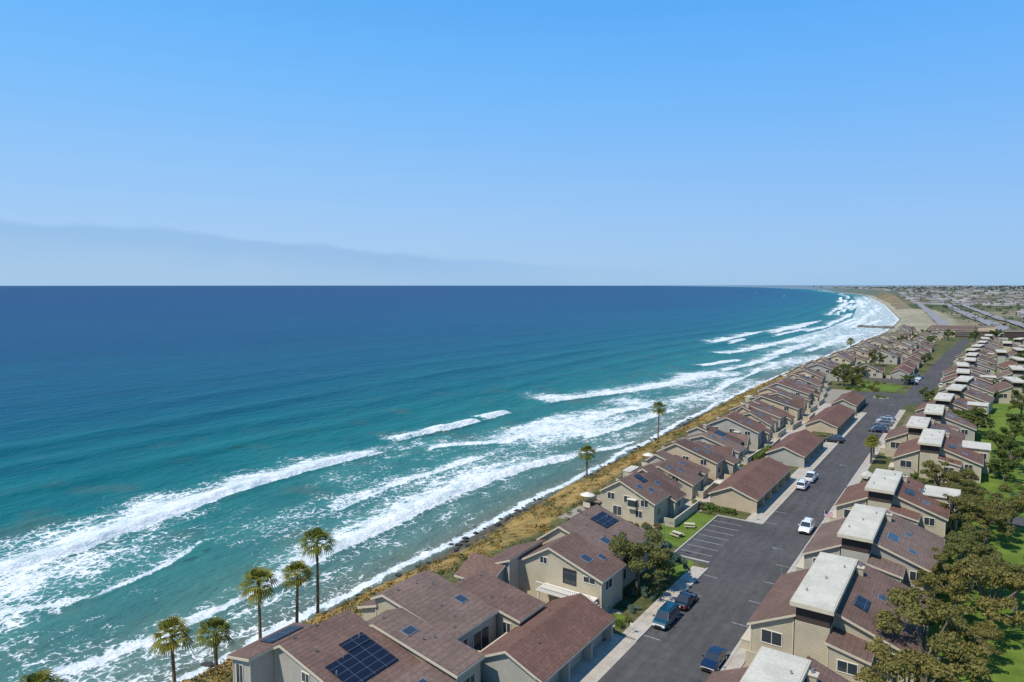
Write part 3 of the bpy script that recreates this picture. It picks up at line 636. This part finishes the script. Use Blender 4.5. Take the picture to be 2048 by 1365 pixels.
def tree_mesh(name,Rr,Hh,lm,seed,nleaf,size,nb=11):
    r=random.Random(seed); V=[];F=[];mi=[]
    th=Hh-Rr*.75; top=(r.uniform(-.4,.4),r.uniform(-.4,.4),th*.7)
    def addm(v,f,m):
        o=len(V); V.extend([tuple(p) for p in v]); F.extend([tuple(int(i)+o for i in q) for q in f]); mi.extend([m]*len(f))
    addm(*cone((0,0,-.3),top,.05*Hh,.035*Hh),0)
    bl=[]
    for i in range(nb):
        a=i*2.4+r.uniform(-.5,.5); rr_=Rr*math.sqrt((i+.5)/nb)*.82; z=th+Rr*.5*(1-(rr_/Rr)**2)*r.uniform(.4,1.5)+r.uniform(-.3,.25)*Rr
        p=(math.cos(a)*rr_,math.sin(a)*rr_,z); bl.append((*p,Rr*r.uniform(.17,.31)))
        addm(*cone(top,p,.022*Hh,.006*Hh,5),0)
        for k in range(3): bl.append((p[0]+r.uniform(-.28,.28)*Rr,p[1]+r.uniform(-.28,.28)*Rr,p[2]+r.uniform(-.15,.2)*Rr,Rr*r.uniform(.08,.16)))
    for i in range(8):
        a=r.uniform(0,6.28); rr_=Rr*r.uniform(.75,1.05); bl.append((math.cos(a)*rr_,math.sin(a)*rr_,th+r.uniform(-.35,.15)*Rr,Rr*r.uniform(.09,.17)))
    v,f=leafcloud(bl,nleaf,size,seed); addm(v,f,1)
    me=bpy.data.meshes.new(name); me.from_pydata(V,[],F); me.materials.append(M['bark']); me.materials.append(lm)
    me.polygons.foreach_set("material_index",np.array(mi,dtype=np.int32)); me.update(); return me
TA=[tree_mesh("tree_mesh",5,8.2,M['leafA'],s,10500,.17) for s in (1,2,3)]
TB=[tree_mesh("tree_mesh",4,6.5,M['leafB'],s,6500,.18) for s in (4,5)]
TC=tree_mesh("tree_mesh",2.6,4.2,M['leafC'],9,4500,.16)
def place(name,me,x,y,z=0,s=1,rz=None,sz=None):
    o=bpy.data.objects.new(name,me); link(o); o.location=(x,y,z); o.rotation_euler=(0,0,R.uniform(0,6.28) if rz is None else rz); o.scale=(s,s,(sz or s)); return o
place("broadleaf_tree",TA[0],-37.6,85,0,.95,sz=.98); place("silver_leaf_tree",TC,-35.2,90,0,1.05,sz=1.2)
for x,y,s,k in ((-3.9,70.5,.95,1),(-3.4,80,1.1,2),(2.6,97,1.05,1),(-1.6,101.5,.8,2),(5.0,107,.9,0),(-6.2,99.5,.5,0),(0.2,111,.85,2),(-1.0,122,.75,1),(1.8,133,.95,0),(-2.6,136,.75,2),(-1.5,149,.7,0),(-6,157,.8,2),(-2.5,163,.7,1),(-9.5,152,.6,0),(5,141,.8,1),(0.6,89,.6,0)):
    place("eucalyptus_tree",TA[k],x,y,0,s,sz=s*R.uniform(.85,1.05))
for x,y,s,k in ((5,178,.8,0),(6.5,190,.9,1),(4.5,205,.9,0),(-.5,226,1.1,1),(-2.5,231,1.1,0),(8,222,.8,1),(9,240,.9,0),(-11,262,.8,1),(-13,270,.7,0),(11,270,.9,1),(4,300,.7,0),(13,300,.9,1),(15,330,1.1,0),(-47.5,312,1.2,1),(-43,309,.9,0),(4,330,.7,1),(16,360,1.0,0),(17,400,1.2,1),(2,392,.8,0),(18,440,1.1,1),(-25,330,.7,0),(-16,286,.7,1),(-46,345,.8,0),(-44,400,.9,1),(-45,450,1,0),(-42,520,1,1),(-40,580,1,0),(-24,420,.8,1),(-3,480,.9,0),(0,540,1,1),(-53,360,.7,0),(-50,430,.8,1),(-52,500,.8,0),(-48,560,.8,1),(-30,560,1,0),(-22,620,1.1,1),(-38,640,1,0),(-5,610,1.1,1),(8,640,1.2,0)):
    place("garden_tree",TB[k],x,y,0,s)
def shrub_mesh(lm,seed):
    r=random.Random(seed); bl=[(r.uniform(-.5,.5),r.uniform(-.5,.5),r.uniform(.2,.6),r.uniform(.35,.6)) for _ in range(6)]
    v,f=leafcloud(bl,450,.11,seed,.8); me=bpy.data.meshes.new("shrub_mesh"); me.from_pydata([tuple(p) for p in v],[],[tuple(int(i) for i in q) for q in f]); me.materials.append(lm); return me
SB=[shrub_mesh(M[k],i) for i,k in enumerate(('leafD','leafB','leafC','flower','leafA','leafD'))]
def shrubs(n,x0,x1,y0,y1,s0=.5,s1=1.3,ks=range(6)):
    ks=list(ks)
    for i in range(n): place("shrub",SB[R.choice(ks)],R.uniform(x0,x1),R.uniform(y0,y1),0,R.uniform(s0,s1))
shrubs(55,-53,-44.8,97,109,.5,1.1); shrubs(14,-41,-34.5,74,83,.4,1.0,(2,4,2,1)); shrubs(10,-39,-34.5,79,88,.5,1,(2,2,4)); shrubs(16,-44,-39,121.9,125.5,.6,1.2,(0,3,5)); shrubs(14,-43.5,-42,154,166,.6,1.2)
shrubs(12,-41,-33,189,204,.6,1.3); shrubs(12,-41,-33,237,246,.6,1.3); shrubs(14,-40.8,-36,44,54,.7,1.3,(0,1,5)); shrubs(10,-43.8,-43.2,55,70,.5,.9,(0,5)); shrubs(22,-45,-43.3,127,190,.5,1.1)
shrubs(38,-20,-17,66,165,.5,1.2); shrubs(34,-5,8,150,190,.8,1.6); shrubs(30,-16,-10,160,172,.7,1.4); shrubs(30,-46,-32,300,330,.8,1.6); shrubs(40,-10,4,250,400,.8,1.6); shrubs(12,-33,-29,285,289,.5,.9); shrubs(30,-3.5,2,60,145,.6,1.2); shrubs(30,-62,-56,100,300,.5,1.0)
def hedge(x0,x1,y0,y1,h):
    r=np.random.default_rng(int(abs(x0*7+y0))); area=(x1-x0)*(y1-y0)+2*h*(x1-x0+y1-y0); n=int(area*90)
    c=np.stack([r.uniform(x0,x1,n),r.uniform(y0,y1,n),r.uniform(0.05,h,n)],1)
    k=r.integers(0,3,n); c[k==0,2]=h; m=k==1; c[m,0]=np.where(r.random(m.sum())<.5,x0,x1); m=k==2; c[m,1]=np.where(r.random(m.sum())<.5,y0,y1)
    c+=r.normal(size=c.shape)*.07; nn=r.normal(size=(n,3)); nn/=np.linalg.norm(nn,axis=1)[:,None]; a=np.cross(nn,r.normal(size=(n,3))); a/=np.linalg.norm(a,axis=1)[:,None]; bb=np.cross(nn,a); s=.13
    v=np.stack([c-a*s,c-bb*s*.6,c+a*s,c+bb*s*.6],1).reshape(-1,3); o=np.array([(x0+x1)/2,(y0+y1)/2,0])
    mesh_obj("hedge",v-o,np.arange(n*4).reshape(n,4).tolist(),[M['leafD']],loc=tuple(o))
hedge(-43.9,-43.0,46,54,1.3); hedge(-41,-36,123.3,124.3,.9); hedge(-44,-43,165,180,1.2); hedge(-41,-37,162.5,163.5,1); hedge(-38,-33,202.8,203.8,1); hedge(-20.1,-19.3,94,99,1.1)
# ------------------------------------------------------------------ bluff scrub and shore rocks
def scrub(name,n,mat,seed,x_of,yr,sz):
    r=np.random.default_rng(seed); Vs=[]
    for i in range(n):
        y=r.uniform(*yr) if r.random()<.45 else yr[0]+(yr[1]-yr[0])*r.random()**2.2
        a,c=float(xs(y))+float(bw(y))+1.5,float(ct(y))+1.5; x=a+(c-a)*x_of(r); z=float(terrain_z(x,y)); s=r.uniform(.5,1.5)*sz
        v,f=leafcloud([(x,y,z+.1*s,s*.7),(x+r.uniform(-.6,.6)*s,y+r.uniform(-.6,.6)*s,z,s*.6)],36,.17,int(r.integers(1e9)),.55); Vs.append(v)
    v=np.concatenate(Vs); mesh_obj(name,v,np.arange(len(v)).reshape(-1,4).tolist(),[mat])
scrub("bluff_scrub",1000,M['scrubA'],1,lambda r:r.uniform(0,1)**.7,(36,420),1.0)
scrub("bluff_scrub",900,M['scrubB'],2,lambda r:r.uniform(.25,1),(36,560),1.1)
M['rock']=simple("jetty_rock",(.20,.18,.155),.9,.3,.3); M['wetrock']=simple("wet_rock",(.05,.047,.042),.5,.3,.5)
def rocks(b,m,pts_,r,s0,s1):
    for x,y,z in pts_:
        s=r.uniform(s0,s1)
        pts=[(x+s*r.uniform(.5,1)*sx,y+s*r.uniform(.5,1)*sy,z+s*r.uniform(.3,.8)*sz) for sx,sy,sz in((-1,-1,-1),(1,-1,-1),(1,1,-1),(-1,1,-1),(-1,-1,1),(1,-1,1),(1,1,1),(-1,1,1))]
        b.add('rocks',m,pts,[(0,3,2,1),(4,5,6,7),(0,1,5,4),(1,2,6,5),(2,3,7,6),(3,0,4,7)])
r=np.random.default_rng(21); b=B(); L_=[]
for i in range(170):
    y=r.uniform(55,300); x=float(xs(y))+r.normal()*2.2+1.5; L_.append((x,y,float(terrain_z(x,y))+.05))
rocks(b,'wetrock',L_,r,.25,.8); b.finish("shore_rocks")
# ------------------------------------------------------------------ palms
def palm(x,y,ztop,seed,rad=2.4,bend=(0,0)):
    r=random.Random(seed); zb=float(terrain_z(x,y))-.2; Hh=ztop-zb; V=[];F=[];mi=[]
    def addm(v,f,m):
        o=len(V); V.extend([tuple(p) for p in v]); F.extend([tuple(int(i)+o for i in q) for q in f]); mi.extend([m]*len(f))
    seg=10; pts=[(bend[0]*(1-(1-i/seg)**2)-bend[0],bend[1]*(i/seg)-bend[1],Hh*i/seg) for i in range(seg+1)]
    for i in range(seg):
        r0=.27-.10*i/seg+(.1 if i==0 else 0); r1=.27-.10*(i+1)/seg
        addm(*cone(pts[i],pts[i+1],r0,r1,9),0)
    top=Vector(pts[-1])
    def frond(az,el,L,m,wf):
        d=Vector((math.cos(az)*math.cos(el),math.sin(az)*math.cos(el),math.sin(el)))
        side=d.cross(Vector((0,0,1))).normalized(); up=side.cross(d).normalized()
        stem=L*.48; hub=top+d*stem+Vector((0,0,-.02*L))
        addm(*cone(top,hub,.035,.02,3),m)
        nb=11
        for k in range(nb):
            t=(k/(nb-1)-.5)*2*1.25; l=L*.60*(math.cos(t*.6))*wf
            dd=(d*math.cos(t)+side*math.sin(t)).normalized(); mid=hub+dd*l*.55+up*.05; tip=hub+dd*l+Vector((0,0,-.38*l*(1+abs(t)*.3)))
            w=dd.cross(up).normalized()*.065*L/2
            addm([hub,mid-w,tip,mid+w],[(0,1,2,3)],m)
    n=34
    for i in range(n):
        az=i*2.39996+r.uniform(-.2,.2); q=i/n; el=math.radians(80-112*q+r.uniform(-10,10)); frond(az,el,rad*r.uniform(.82,1.15),1,1)
    for i in range(12):
        az=r.uniform(0,6.28); frond(az,math.radians(r.uniform(-78,-55)),rad*.55,2,.8)
    o=mesh_obj("palm_tree",V,F,[M['bark'],M['leafP'],M['leafdead']],mi=mi,loc=(x,y,zb)); return o
palm(-83,67,2.4,1,3.0,(.5,-.2)); palm(-84,64,-2.0,2,2.7,(.3,.2)); palm(-85,58,-1.4,3,2.9); palm(-80,48,-3.0,4,2.7); palm(-85,45,-3.6,5,2.9,(-.3,0)); palm(-86,30,-3.9,6,2.8)
palm(-83,154,-1.4,7,2.7); palm(-87,211,1.4,8,3.1,(.3,0)); palm(-68,470,7,9,3); palm(-20.4,178,5.2,10,2,(0,0)); palm(-20.6,184,4.4,11,1.8)
# ------------------------------------------------------------------ vehicles
def car(x,y,rot,kind,paint,name):
    pr=CP[paint]; b=B()
    if kind=='van': L,W,Hh,hood,ws,rr_,belt=5.0,1.92,1.85,.95,1.55,.25,1.05
    elif kind=='suv': L,W,Hh,hood,ws,rr_,belt=4.8,1.92,1.78,1.25,1.95,.35,1.08
    elif kind=='pickup': L,W,Hh,hood,ws,rr_,belt=5.6,1.95,1.82,1.35,2.0,2.2,1.1
    else: L,W,Hh,hood,ws,rr_,belt=4.7,1.82,1.45,1.35,2.1,.75,.92
    h=L/2; w=W/2; g=.28
    st=[(-h,.45,belt-.12,.90),(-h+.12,g,belt-.02,.97),(-h*.5,g,belt,1.0),(h*.3,g,belt,1.0),(h-hood,g,belt-.02,1.0),(h-hood*.35,g,belt-.14,.97),(h-.1,g+.02,belt-.32,.92),(h,.42,belt-.42,.86)]
    V=[];F=[]
    for yy,z0,z1,k in st:
        ww=w*k; V+= [(-ww*.93,yy,z0),(-ww,yy,z0+.2),(-ww,yy,z1-.22),(-ww*.9,yy,z1),(ww*.9,yy,z1),(ww,yy,z1-.22),(ww,yy,z0+.2),(ww*.93,yy,z0)]
    n=8
    for i in range(len(st)-1):
        for k in range(n): F.append((i*n+k,i*n+(k+1)%n,(i+1)*n+(k+1)%n,(i+1)*n+k))
    F.append(tuple(range(n))); F.append(tuple(range(len(V)-1,len(V)-n-1,-1)))
    b.add('body',pr,V,F)
    rear=-h+.12 if kind!='sedan' else -h+.75
    if kind=='pickup': rear=-h+2.0
    f0=h-hood; f1=h-ws; r1=rear+rr_ if kind!='pickup' else rear+.2
    zb=belt-.04; zt=Hh
    V=[(-w*.9,rear,zb),(w*.9,rear,zb),(w*.9,f0,zb),(-w*.9,f0,zb),(-w*.74,r1,zt-.07),(w*.74,r1,zt-.07),(w*.74,f1,zt-.07),(-w*.74,f1,zt-.07)]
    b.add('windows',M['cglass'],V,[(4,5,6,7),(0,1,5,4),(1,2,6,5),(2,3,7,6),(3,0,4,7)])
    b.add('roof',pr,[(-w*.77,r1-.06,zt-.09),(w*.77,r1-.06,zt-.09),(w*.77,f1+.06,zt-.09),(-w*.77,f1+.06,zt-.09),(-w*.68,r1+.06,zt),(w*.68,r1+.06,zt),(w*.68,f1-.08,zt),(-w*.68,f1-.08,zt)],[(3,2,1,0),(4,5,6,7),(0,1,5,4),(1,2,6,5),(2,3,7,6),(3,0,4,7)])
    def pillar(y0,y1,wd):
        for s in (-1,1):
            a=s*(w*.9+.012); c=s*(w*.74+.012)
            b.add('pillars',pr,[(a,y0-wd,zb),(a,y0+wd,zb),(c,y1+wd,zt-.06),(c,y1-wd,zt-.06),(a-s*.05,y0-wd,zb),(a-s*.05,y0+wd,zb),(c-s*.05,y1+wd,zt-.06),(c-s*.05,y1-wd,zt-.06)],[(0,1,2,3),(7,6,5,4),(0,4,5,1),(1,5,6,2),(2,6,7,3),(3,7,4,0)])
    pillar(f0-.05,f1-.02,.05); pillar(rear+.06,r1+.02,.07); m=(f1+r1)/2; pillar(m,m,.05)
    if kind in('van','suv'): pillar(m-1.05,m-1.0,.05)
    if kind=='pickup':
        b.box('bed','tyre',-w*.8,w*.8,-h+.15,rear-.1,belt-.02,belt+.012)
        for s in(-1,1): b.box('bed_side',pr,s*w*.86-.06,s*w*.86+.06,-h+.1,rear,belt-.1,belt+.12)
        b.box('tailgate',pr,-w*.86,w*.86,-h+.04,-h+.14,belt-.1,belt+.12)
    if kind=='van' or kind=='suv':
        for s in (-1,1): b.box('roof_rack','tyre',s*w*.6-.02,s*w*.6+.02,r1+.2,f1-.3,zt+.03,zt+.08)
    rw=.35
    for sx in(-1,1):
        for yy in(-h*.6,h*.62):
            nn=14
            for (ra,xo,mm,p) in((rw,0,'tyre','tyre'),(rw*.6,.02,'chrome','wheel')):
                xa=sx*(w-.2); xb=sx*(w+.015+xo)
                V=[(xa,yy+ra*math.cos(2*math.pi*i/nn),rw+ra*math.sin(2*math.pi*i/nn)) for i in range(nn)]+[(xb,yy+ra*math.cos(2*math.pi*i/nn),rw+ra*math.sin(2*math.pi*i/nn)) for i in range(nn)]
                b.add(p,M[mm],V,[tuple(range(nn)),tuple(range(2*nn-1,nn-1,-1))]+[(i,(i+1)%nn,(i+1)%nn+nn,i+nn) for i in range(nn)])
        b.box('headlamp','lampw',sx*w*.66-.18,sx*w*.66+.18,h-.1,h+.012,belt-.56,belt-.43)
        b.box('tail_lamp','lampr',sx*w*.74-.12,sx*w*.74+.12,-h-.012,-h+.1,belt-.42,belt-.16)
        b.box('mirror',pr,sx*(w+.1)-.1,sx*(w+.1)+.1,f0-.3,f0-.18,belt-.02,belt+.15)
    b.box('bumper','tyre',-w*.8,w*.8,h-.06,h+.03,.3,.48); b.box('bumper','tyre',-w*.82,w*.82,-h-.03,-h+.06,.35,.5); b.box('number_plate','lampw',-.2,.2,-h-.045,-h-.028,.55,.7); b.box('grille','tyre',-.45,.45,h-.05,h+.02,belt-.58,belt-.44)
    e=b.finish(name,origin=(0,0,0)); e.location=(x,y,.02); e.rotation_euler=(0,0,rot); return e
pi=math.pi
car(-30.95,78.5,pi,'van','teal',"parked_minivan"); car(-30.7,84.6,0,'sedan','black',"parked_car")
car(-23.4,122.5,pi,'suv','white',"parked_suv"); car(-29.4,148.5,0,'suv','white',"parked_suv"); car(-29.2,155.6,0,'pickup','white',"parked_pickup_truck")
car(-22.95,72.6,pi,'sedan','blue',"parked_car"); car(-31.9,197.5,pi/2,'suv','black',"parked_suv"); car(-31.9,200.6,pi/2,'sedan','blue',"parked_car")
cols_=['white','silver','grey','black','blue','grey','white']
for i in range(9): car(-23.6,218.5+i*2.7,pi/2,R.choice(['suv','sedan','sedan']),R.choice(cols_),"parked_car") if i not in(3,7) else None
for i in range(9): car(-24.4-(i%2)*.3+ (i*.05),334+i*3.0 ,-pi/2,R.choice(['suv','sedan','van']),R.choice(cols_),"parked_car") if i!=4 else None
for i in range(10): car(-13.2+i*.25,330+i*9,0,R.choice(['suv','sedan','van']),R.choice(cols_),"parked_car")
b=B(); V=[];F=[]
st=[(-2.4,.5),(-1.5,.95),(0,1.05),(1.2,.9),(2.4,.2)]
for yy,k in st: V+=[(-k*.9,yy,.5),(-k,yy,.95),(0,yy,1.25),(k,yy,.95),(k*.9,yy,.5)]
for i in range(4):
    for k in range(5): F.append((i*5+k,i*5+(k+1)%5,(i+1)*5+(k+1)%5,(i+1)*5+k))
F+= [(0,1,2,3,4),(24,23,22,21,20)]
b.add('hull_cover','white',V,F); b.box('trailer_frame','metal',-.5,.5,-2.2,3.2,.32,.42)
for s in(-1,1): b.cyl('wheel','tyre',s*.75,0,.0,.6,.16)
e=b.finish("boat_trailer",origin=(0,0,0)); e.location=(-19.4,164,.02)
# ------------------------------------------------------------------ street furniture
def lamp(x,y,d):
    b=B(); b.cyl('pole','metal',0,0,0,5.6,.09,.055,8); b.cyl('base','metal',0,0,0,.4,.18,.13,8)
    b.box('arm','metal',min(0,d*1.1),max(0,d*1.1),-.03,.03,5.5,5.58); b.box('lamp_head','metal',d*1.1-.3,d*1.1+.3,-.13,.13,5.42,5.56); b.box('lens','lampw',d*1.1-.22,d*1.1+.22,-.09,.09,5.39,5.43)
    e=b.finish("street_lamp",origin=(0,0,0)); e.location=(x,y,0.1)
for x,y,d in ((-21.4,96.5,-1),(-21.4,150,-1),(-21.4,192,-1),(-21.3,236,-1),(-39.2,98,1),(-22,320,-1),(-20,380,-1)): lamp(x,y,d)
def picnic(x,y,rz):
    b=B(); b.box('table_top','trim',-.9,.9,-.38,.38,.70,.76)
    for s in(-1,1):
        b.box('bench_seat','trim',-.9,.9,s*.75-.14,s*.75+.14,.42,.47); b.box('bench_bar','wood',s*.6-.04,s*.6+.04,-.8,.8,.36,.42)
        for q in(-1,1): b.ext('leg','wood','y',[(q*.65,0),(q*.75,0),(q*.3,.7),(q*.2,.7)],s*.6-.04,s*.6+.04)
    e=b.finish("picnic_table",origin=(0,0,0)); e.location=(x,y,.06); e.rotation_euler=(0,0,rz)
picnic(-40.4,112.5,.4); picnic(-40.6,107.2,-.3)
M['hyd']=simple("hydrant_yellow",(.6,.42,.03),.5,.05); b=B()
b.cyl('barrel','hyd',0,0,0,.55,.12,.11,10); b.cyl('flange','hyd',0,0,0,.06,.18,.18,10); b.cyl('bonnet','hyd',0,0,.55,.72,.14,.04,10); b.box('outlet','hyd',-.22,.22,-.06,.06,.34,.46); b.box('outlet','hyd',-.07,.07,-.2,-.1,.30,.44)
e=b.finish("fire_hydrant",origin=(0,0,0)); e.location=(-21.4,78.2,.12)
M['fr']=simple("flag_red",(.45,.02,.03),.7,0); M['fw']=simple("flag_white",(.75,.75,.75),.7,0); M['fb']=simple("flag_blue",(.02,.03,.15),.7,0)
b=B(); b.cyl('flagpole','whitetrim',0,0,0,3.6,.04,.03,8)
for i in range(13):
    z=3.5-i*.07; b.ext('stripe','fr' if i%2==0 else 'fw','x',[(.05,z),(.5,z-.06),(.9,z-.03),(1.3,z-.12),(1.3,z-.186),(.9,z-.096),(.5,z-.126),(.05,z-.066)],-.01,.01)
b.ext('canton','fb','x',[(.05,3.5),(.52,3.44),(.52,2.97),(.05,3.02)],-.016,.016)
e=b.finish("flag_on_pole",origin=(0,0,0)); e.location=(-20.9,124,.1)
b=B(); b.cyl('deck_ring','concrete',-43.3,155,.0,.5,1.6,n=20); b.cyl('water','pool',-43.3,155,.4,.53,1.35,n=20); b.finish("spa_pool")
def umbrella(x,y,m,z0=0):
    b=B(); b.cyl('pole','wood',0,0,0,2.4,.03,n=6); b.cyl('canopy',m,0,0,2.1,2.65,1.4,.03,n=10); b.cyl('base','metal',0,0,0,.1,.3,n=8)
    e=b.finish("patio_umbrella",origin=(0,0,0)); e.location=(x,y,z0)
umbrella(-60.2,112,'whitetrim',.4); umbrella(-42.6,136,'trim',0); umbrella(-63,147,'whitetrim',.4)
def sign(x,y):
    b=B(); b.cyl('post','whitetrim',0,0,0,1.3,.04,n=6); b.box('panel','whitetrim',-.25,.25,-.03,.03,.9,1.3); e=b.finish("sign_post",origin=(0,0,0)); e.location=(x,y,.1)
sign(-33.2,73.4); sign(-32,122.8)
# ------------------------------------------------------------------ far shore: jetty, highway, town
r=np.random.default_rng(11); b=B(); L_=[]
for i in range(220):
    k=r.random(); L_.append((-104-45*k+r.normal()*1,1085+14*k+r.normal()*7,-18+r.uniform(0,1.6)))
rocks(b,'rock',L_,r,1.0,2.2); b.finish("rock_jetty")
def strip(name,pts,w,mat,dz):
    V=[];P=[]
    for i in range(len(pts)-1):
        for k in range(12):
            q=k/12; P.append((pts[i][0]*(1-q)+pts[i+1][0]*q,pts[i][1]*(1-q)+pts[i+1][1]*q))
    P.append(pts[-1])
    for x,y in P:
        for s in(-1,1): V.append((x+s*w/2,y,float(max(terrain_z(x-w,y),terrain_z(x+w,y),terrain_z(x,y)))+dz))
    F=[(2*i,2*i+1,2*i+3,2*i+2) for i in range(len(P)-1)]
    mesh_obj(name,V,F,[M[mat]])
M['farroad']=simple("pale_asphalt",(.25,.24,.24),.9,.1,.05)
strip("highway",[(-30,860),(-44,1117),(-80,1500),(-116,1891),(-165,2400),(-330,3600)],15,'farroad',1.2)
strip("highway",[(30,860),(12,1157),(-40,1700),(-98,2411),(-190,3300)],20,'farroad',1.6)
strip("highway",[(62,860),(44,1157),(-5,1700),(-60,2411),(-140,3300)],14,'farroad',1.9)
strip("access_road",[(-40,1010),(10,1000),(90,1015)],14,'farroad',1.0); strip("access_road",[(-60,1450),(0,1430),(90,1450)],18,'farroad',1.0)
M['lag']=simple("lagoon_water",(.03,.06,.075),.25,.2,.02,spec=.3); sheet("lagoon",[(60,1240),(110,1230),(130,1330),(90,1390),(48,1330)],-12.2,'lag')
r=np.random.default_rng(12); b=B()
M['fh1']=simple("distant_wall",(.38,.36,.34),.9,.25,.02); M['fh2']=simple("distant_roof",(.20,.165,.16),.9,.25,.02); M['fh3']=simple("distant_pale_roof",(.52,.51,.50),.9,.15,.02)
for i in range(1300):
    y=2300*(1+r.random()**1.5*6.5) if i>110 else r.uniform(760,1900); c=float(ct(y))
    x=c+r.uniform(4,60)+ (y*.13+abs(c))*r.random()*1.1 if i>110 else r.uniform(60,110)
    z=float(terrain_z(x,y)); w=r.uniform(5,13)*(1+y/8000); d=r.uniform(6,14); h=r.uniform(3,7)
    b.box('walls','fh1',x-w,x+w,y-d,y+d,z-2,z+h); 
    if r.random()<.75: b.ext('roofs','fh2','x',[(x-w-.5,z+h-.1),(x+w+.5,z+h-.1),(x,z+h+2.2)],y-d-.4,y+d+.4)
    else: b.box('flat_roofs','fh3',x-w+.3,x+w-.3,y-d+.3,y+d-.3,z+h,z+h+.3)
for x,y,w,d,h in ((-8,800,14,10,5),(26,790,10,12,6),(20,905,16,8,5),(-22,985,9,7,4),(42,960,10,12,6),(64,1060,12,10,6)):
    z=float(terrain_z(x,y)); b.box('walls','fh1',x-w,x+w,y-d,y+d,z-3,z+h); b.box('flat_roofs','fh3',x-w+.4,x+w-.4,y-d+.4,y+d-.4,z+h,z+h+.4)
b.finish("distant_town")
bl=[]
for i in range(2000):
    y=740*(1+r.random()**1.8*15); c=float(ct(y)); x=c+r.uniform(36,70)+(y*.14+abs(c))*r.random()
    if y<1000: x=r.uniform(-30,70)
    z=float(terrain_z(x,y)); s=r.uniform(2.0,4.2)*(1+y/4200); bl.append((x,y,z+s*.4,s))
v,f=leafcloud(bl,32000,.5,5,.7,.35)
M['leafF']=leaf("distant_foliage",(.05,.068,.048),(.085,.105,.068),(.13,.14,.09),False); mesh_obj("distant_trees",v,f.tolist(),[M['leafF']])
for x,y in ((-1400,5200),(-900,3900)):
    b=B(); b.ext('hull','whitetrim','y',[(-7,.2),(5,.2),(8,2.2),(-7,2)],-2,2); b.box('cabin','whitetrim',-1.3,1.3,-4,1,2,4.2); b.cyl('mast','metal',0,1,2,9,.15); e=b.finish("boat",origin=(0,0,0)); e.location=(x,y,-18.2)
# ------------------------------------------------------------------ camera, sun, sky
cd=bpy.data.cameras.new("camera"); cam=bpy.data.objects.new("camera",cd); link(cam); scene.camera=cam
cd.sensor_width=36; cd.lens=1365/2048*36; cd.clip_start=.5; cd.clip_end=200000
th=math.radians(34.7); p=math.atan(111.5/1365)
cam.location=(0,0,42); cam.rotation_euler=(math.pi/2-p,0,th)
az=math.radians(203); el=math.radians(55)
sv=Vector((math.sin(az)*math.cos(el),math.cos(az)*math.cos(el),math.sin(el)))
sl=bpy.data.lights.new("sun",'SUN'); sl.energy=4.5; sl.angle=math.radians(.53); sl.color=(1,.95,.86)
so=bpy.data.objects.new("sun",sl); link(so); so.rotation_euler=sv.to_track_quat('Z','Y').to_euler(); so.location=(0,0,200)
w=bpy.data.worlds.new("World"); scene.world=w; w.use_nodes=True; t=w.node_tree; bg=t.nodes["Background"]
sk=t.nodes.new("ShaderNodeTexSky"); sk.sky_type='NISHITA'; sk.sun_disc=False; sk.sun_elevation=el; sk.sun_rotation=az; sk.altitude=0; sk.air_density=1.0; sk.dust_density=.6; sk.ozone_density=2.0
tc=t.nodes.new("ShaderNodeTexCoord"); sp_=t.nodes.new("ShaderNodeSeparateXYZ"); t.links.new(tc.outputs["Generated"],sp_.inputs[0])
zc=sp_.outputs[2]
cr=t.nodes.new("ShaderNodeValToRGB"); t.links.new(zc,cr.inputs[0]); e=cr.color_ramp; e.interpolation='B_SPLINE'
stops=[(0,(.38,.59,.83)),(.05,(.38,.605,.91)),(.12,(.32,.575,.95)),(.22,(.22,.53,.99)),(.36,(.110,.455,1.03)),(.6,(.06,.28,.72)),(1,(.03,.15,.44))]
e.elements[0].position=0; e.elements[0].color=(*stops[0][1],1); e.elements[1].position=1; e.elements[1].color=(*stops[-1][1],1)
for s_,c_ in stops[1:-1]:
    k=e.elements.new(s_); k.color=(*c_,1)
azn=math_n(t,'ARCTAN2',sp_.outputs[0],sp_.outputs[1])
cb=t.nodes.new("ShaderNodeCombineXYZ"); t.links.new(math_n(t,'MULTIPLY',azn,6.0),cb.inputs[0]); t.links.new(math_n(t,'MULTIPLY',zc,14.0),cb.inputs[1])
nz=noise(t,1.6,6,vec=cb.outputs[0],rough=.6)
top=math_n(t,'ADD',math_n(t,'MULTIPLY',sstep(t,azn,-.35,-1.25),.052),math_n(t,'ADD',.008,math_n(t,'MULTIPLY',nz,.028)))
bank=sstep(t,math_n(t,'SUBTRACT',zc,top),.005,-.005)
fade=math_n(t,'MULTIPLY',sstep(t,azn,-.3,-.85),.7)
bank=math_n(t,'MULTIPLY',bank,fade)
bankc=mixc(t,sstep(t,math_n(t,'SUBTRACT',zc,top),0,-.06),(.26,.48,.80),(.36,.57,.83))
skyc=mixc(t,bank,cr.outputs[0],bankc)
lr=sstep(t,azn,.15,-1.2); skyc=mixc(t,1.0,skyc,mixc(t,lr,(.88,.94,.98),(1.05,1.03,1.0)),'MULTIPLY')
wisp=noise(t,.8,6,vec=cb.outputs[0],rough=.65); skyc=mixc(t,math_n(t,'MULTIPLY',math_n(t,'MULTIPLY',sstep(t,wisp,.48,.75),sstep(t,zc,.16,.01)),.16),skyc,(.46,.64,.87))
sc=t.nodes.new("ShaderNodeVectorMath"); sc.operation='SCALE'; sc.inputs[3].default_value=10.0; t.links.new(skyc,sc.inputs[0])
fin=mixc(t,.06,sc.outputs[0],sk.outputs[0])
t.links.new(fin,bg.inputs[0]); bg.inputs[1].default_value=.1
scene.view_settings.view_transform='Standard'; scene.view_settings.look='None'; scene.view_settings.exposure=0; scene.view_settings.gamma=1
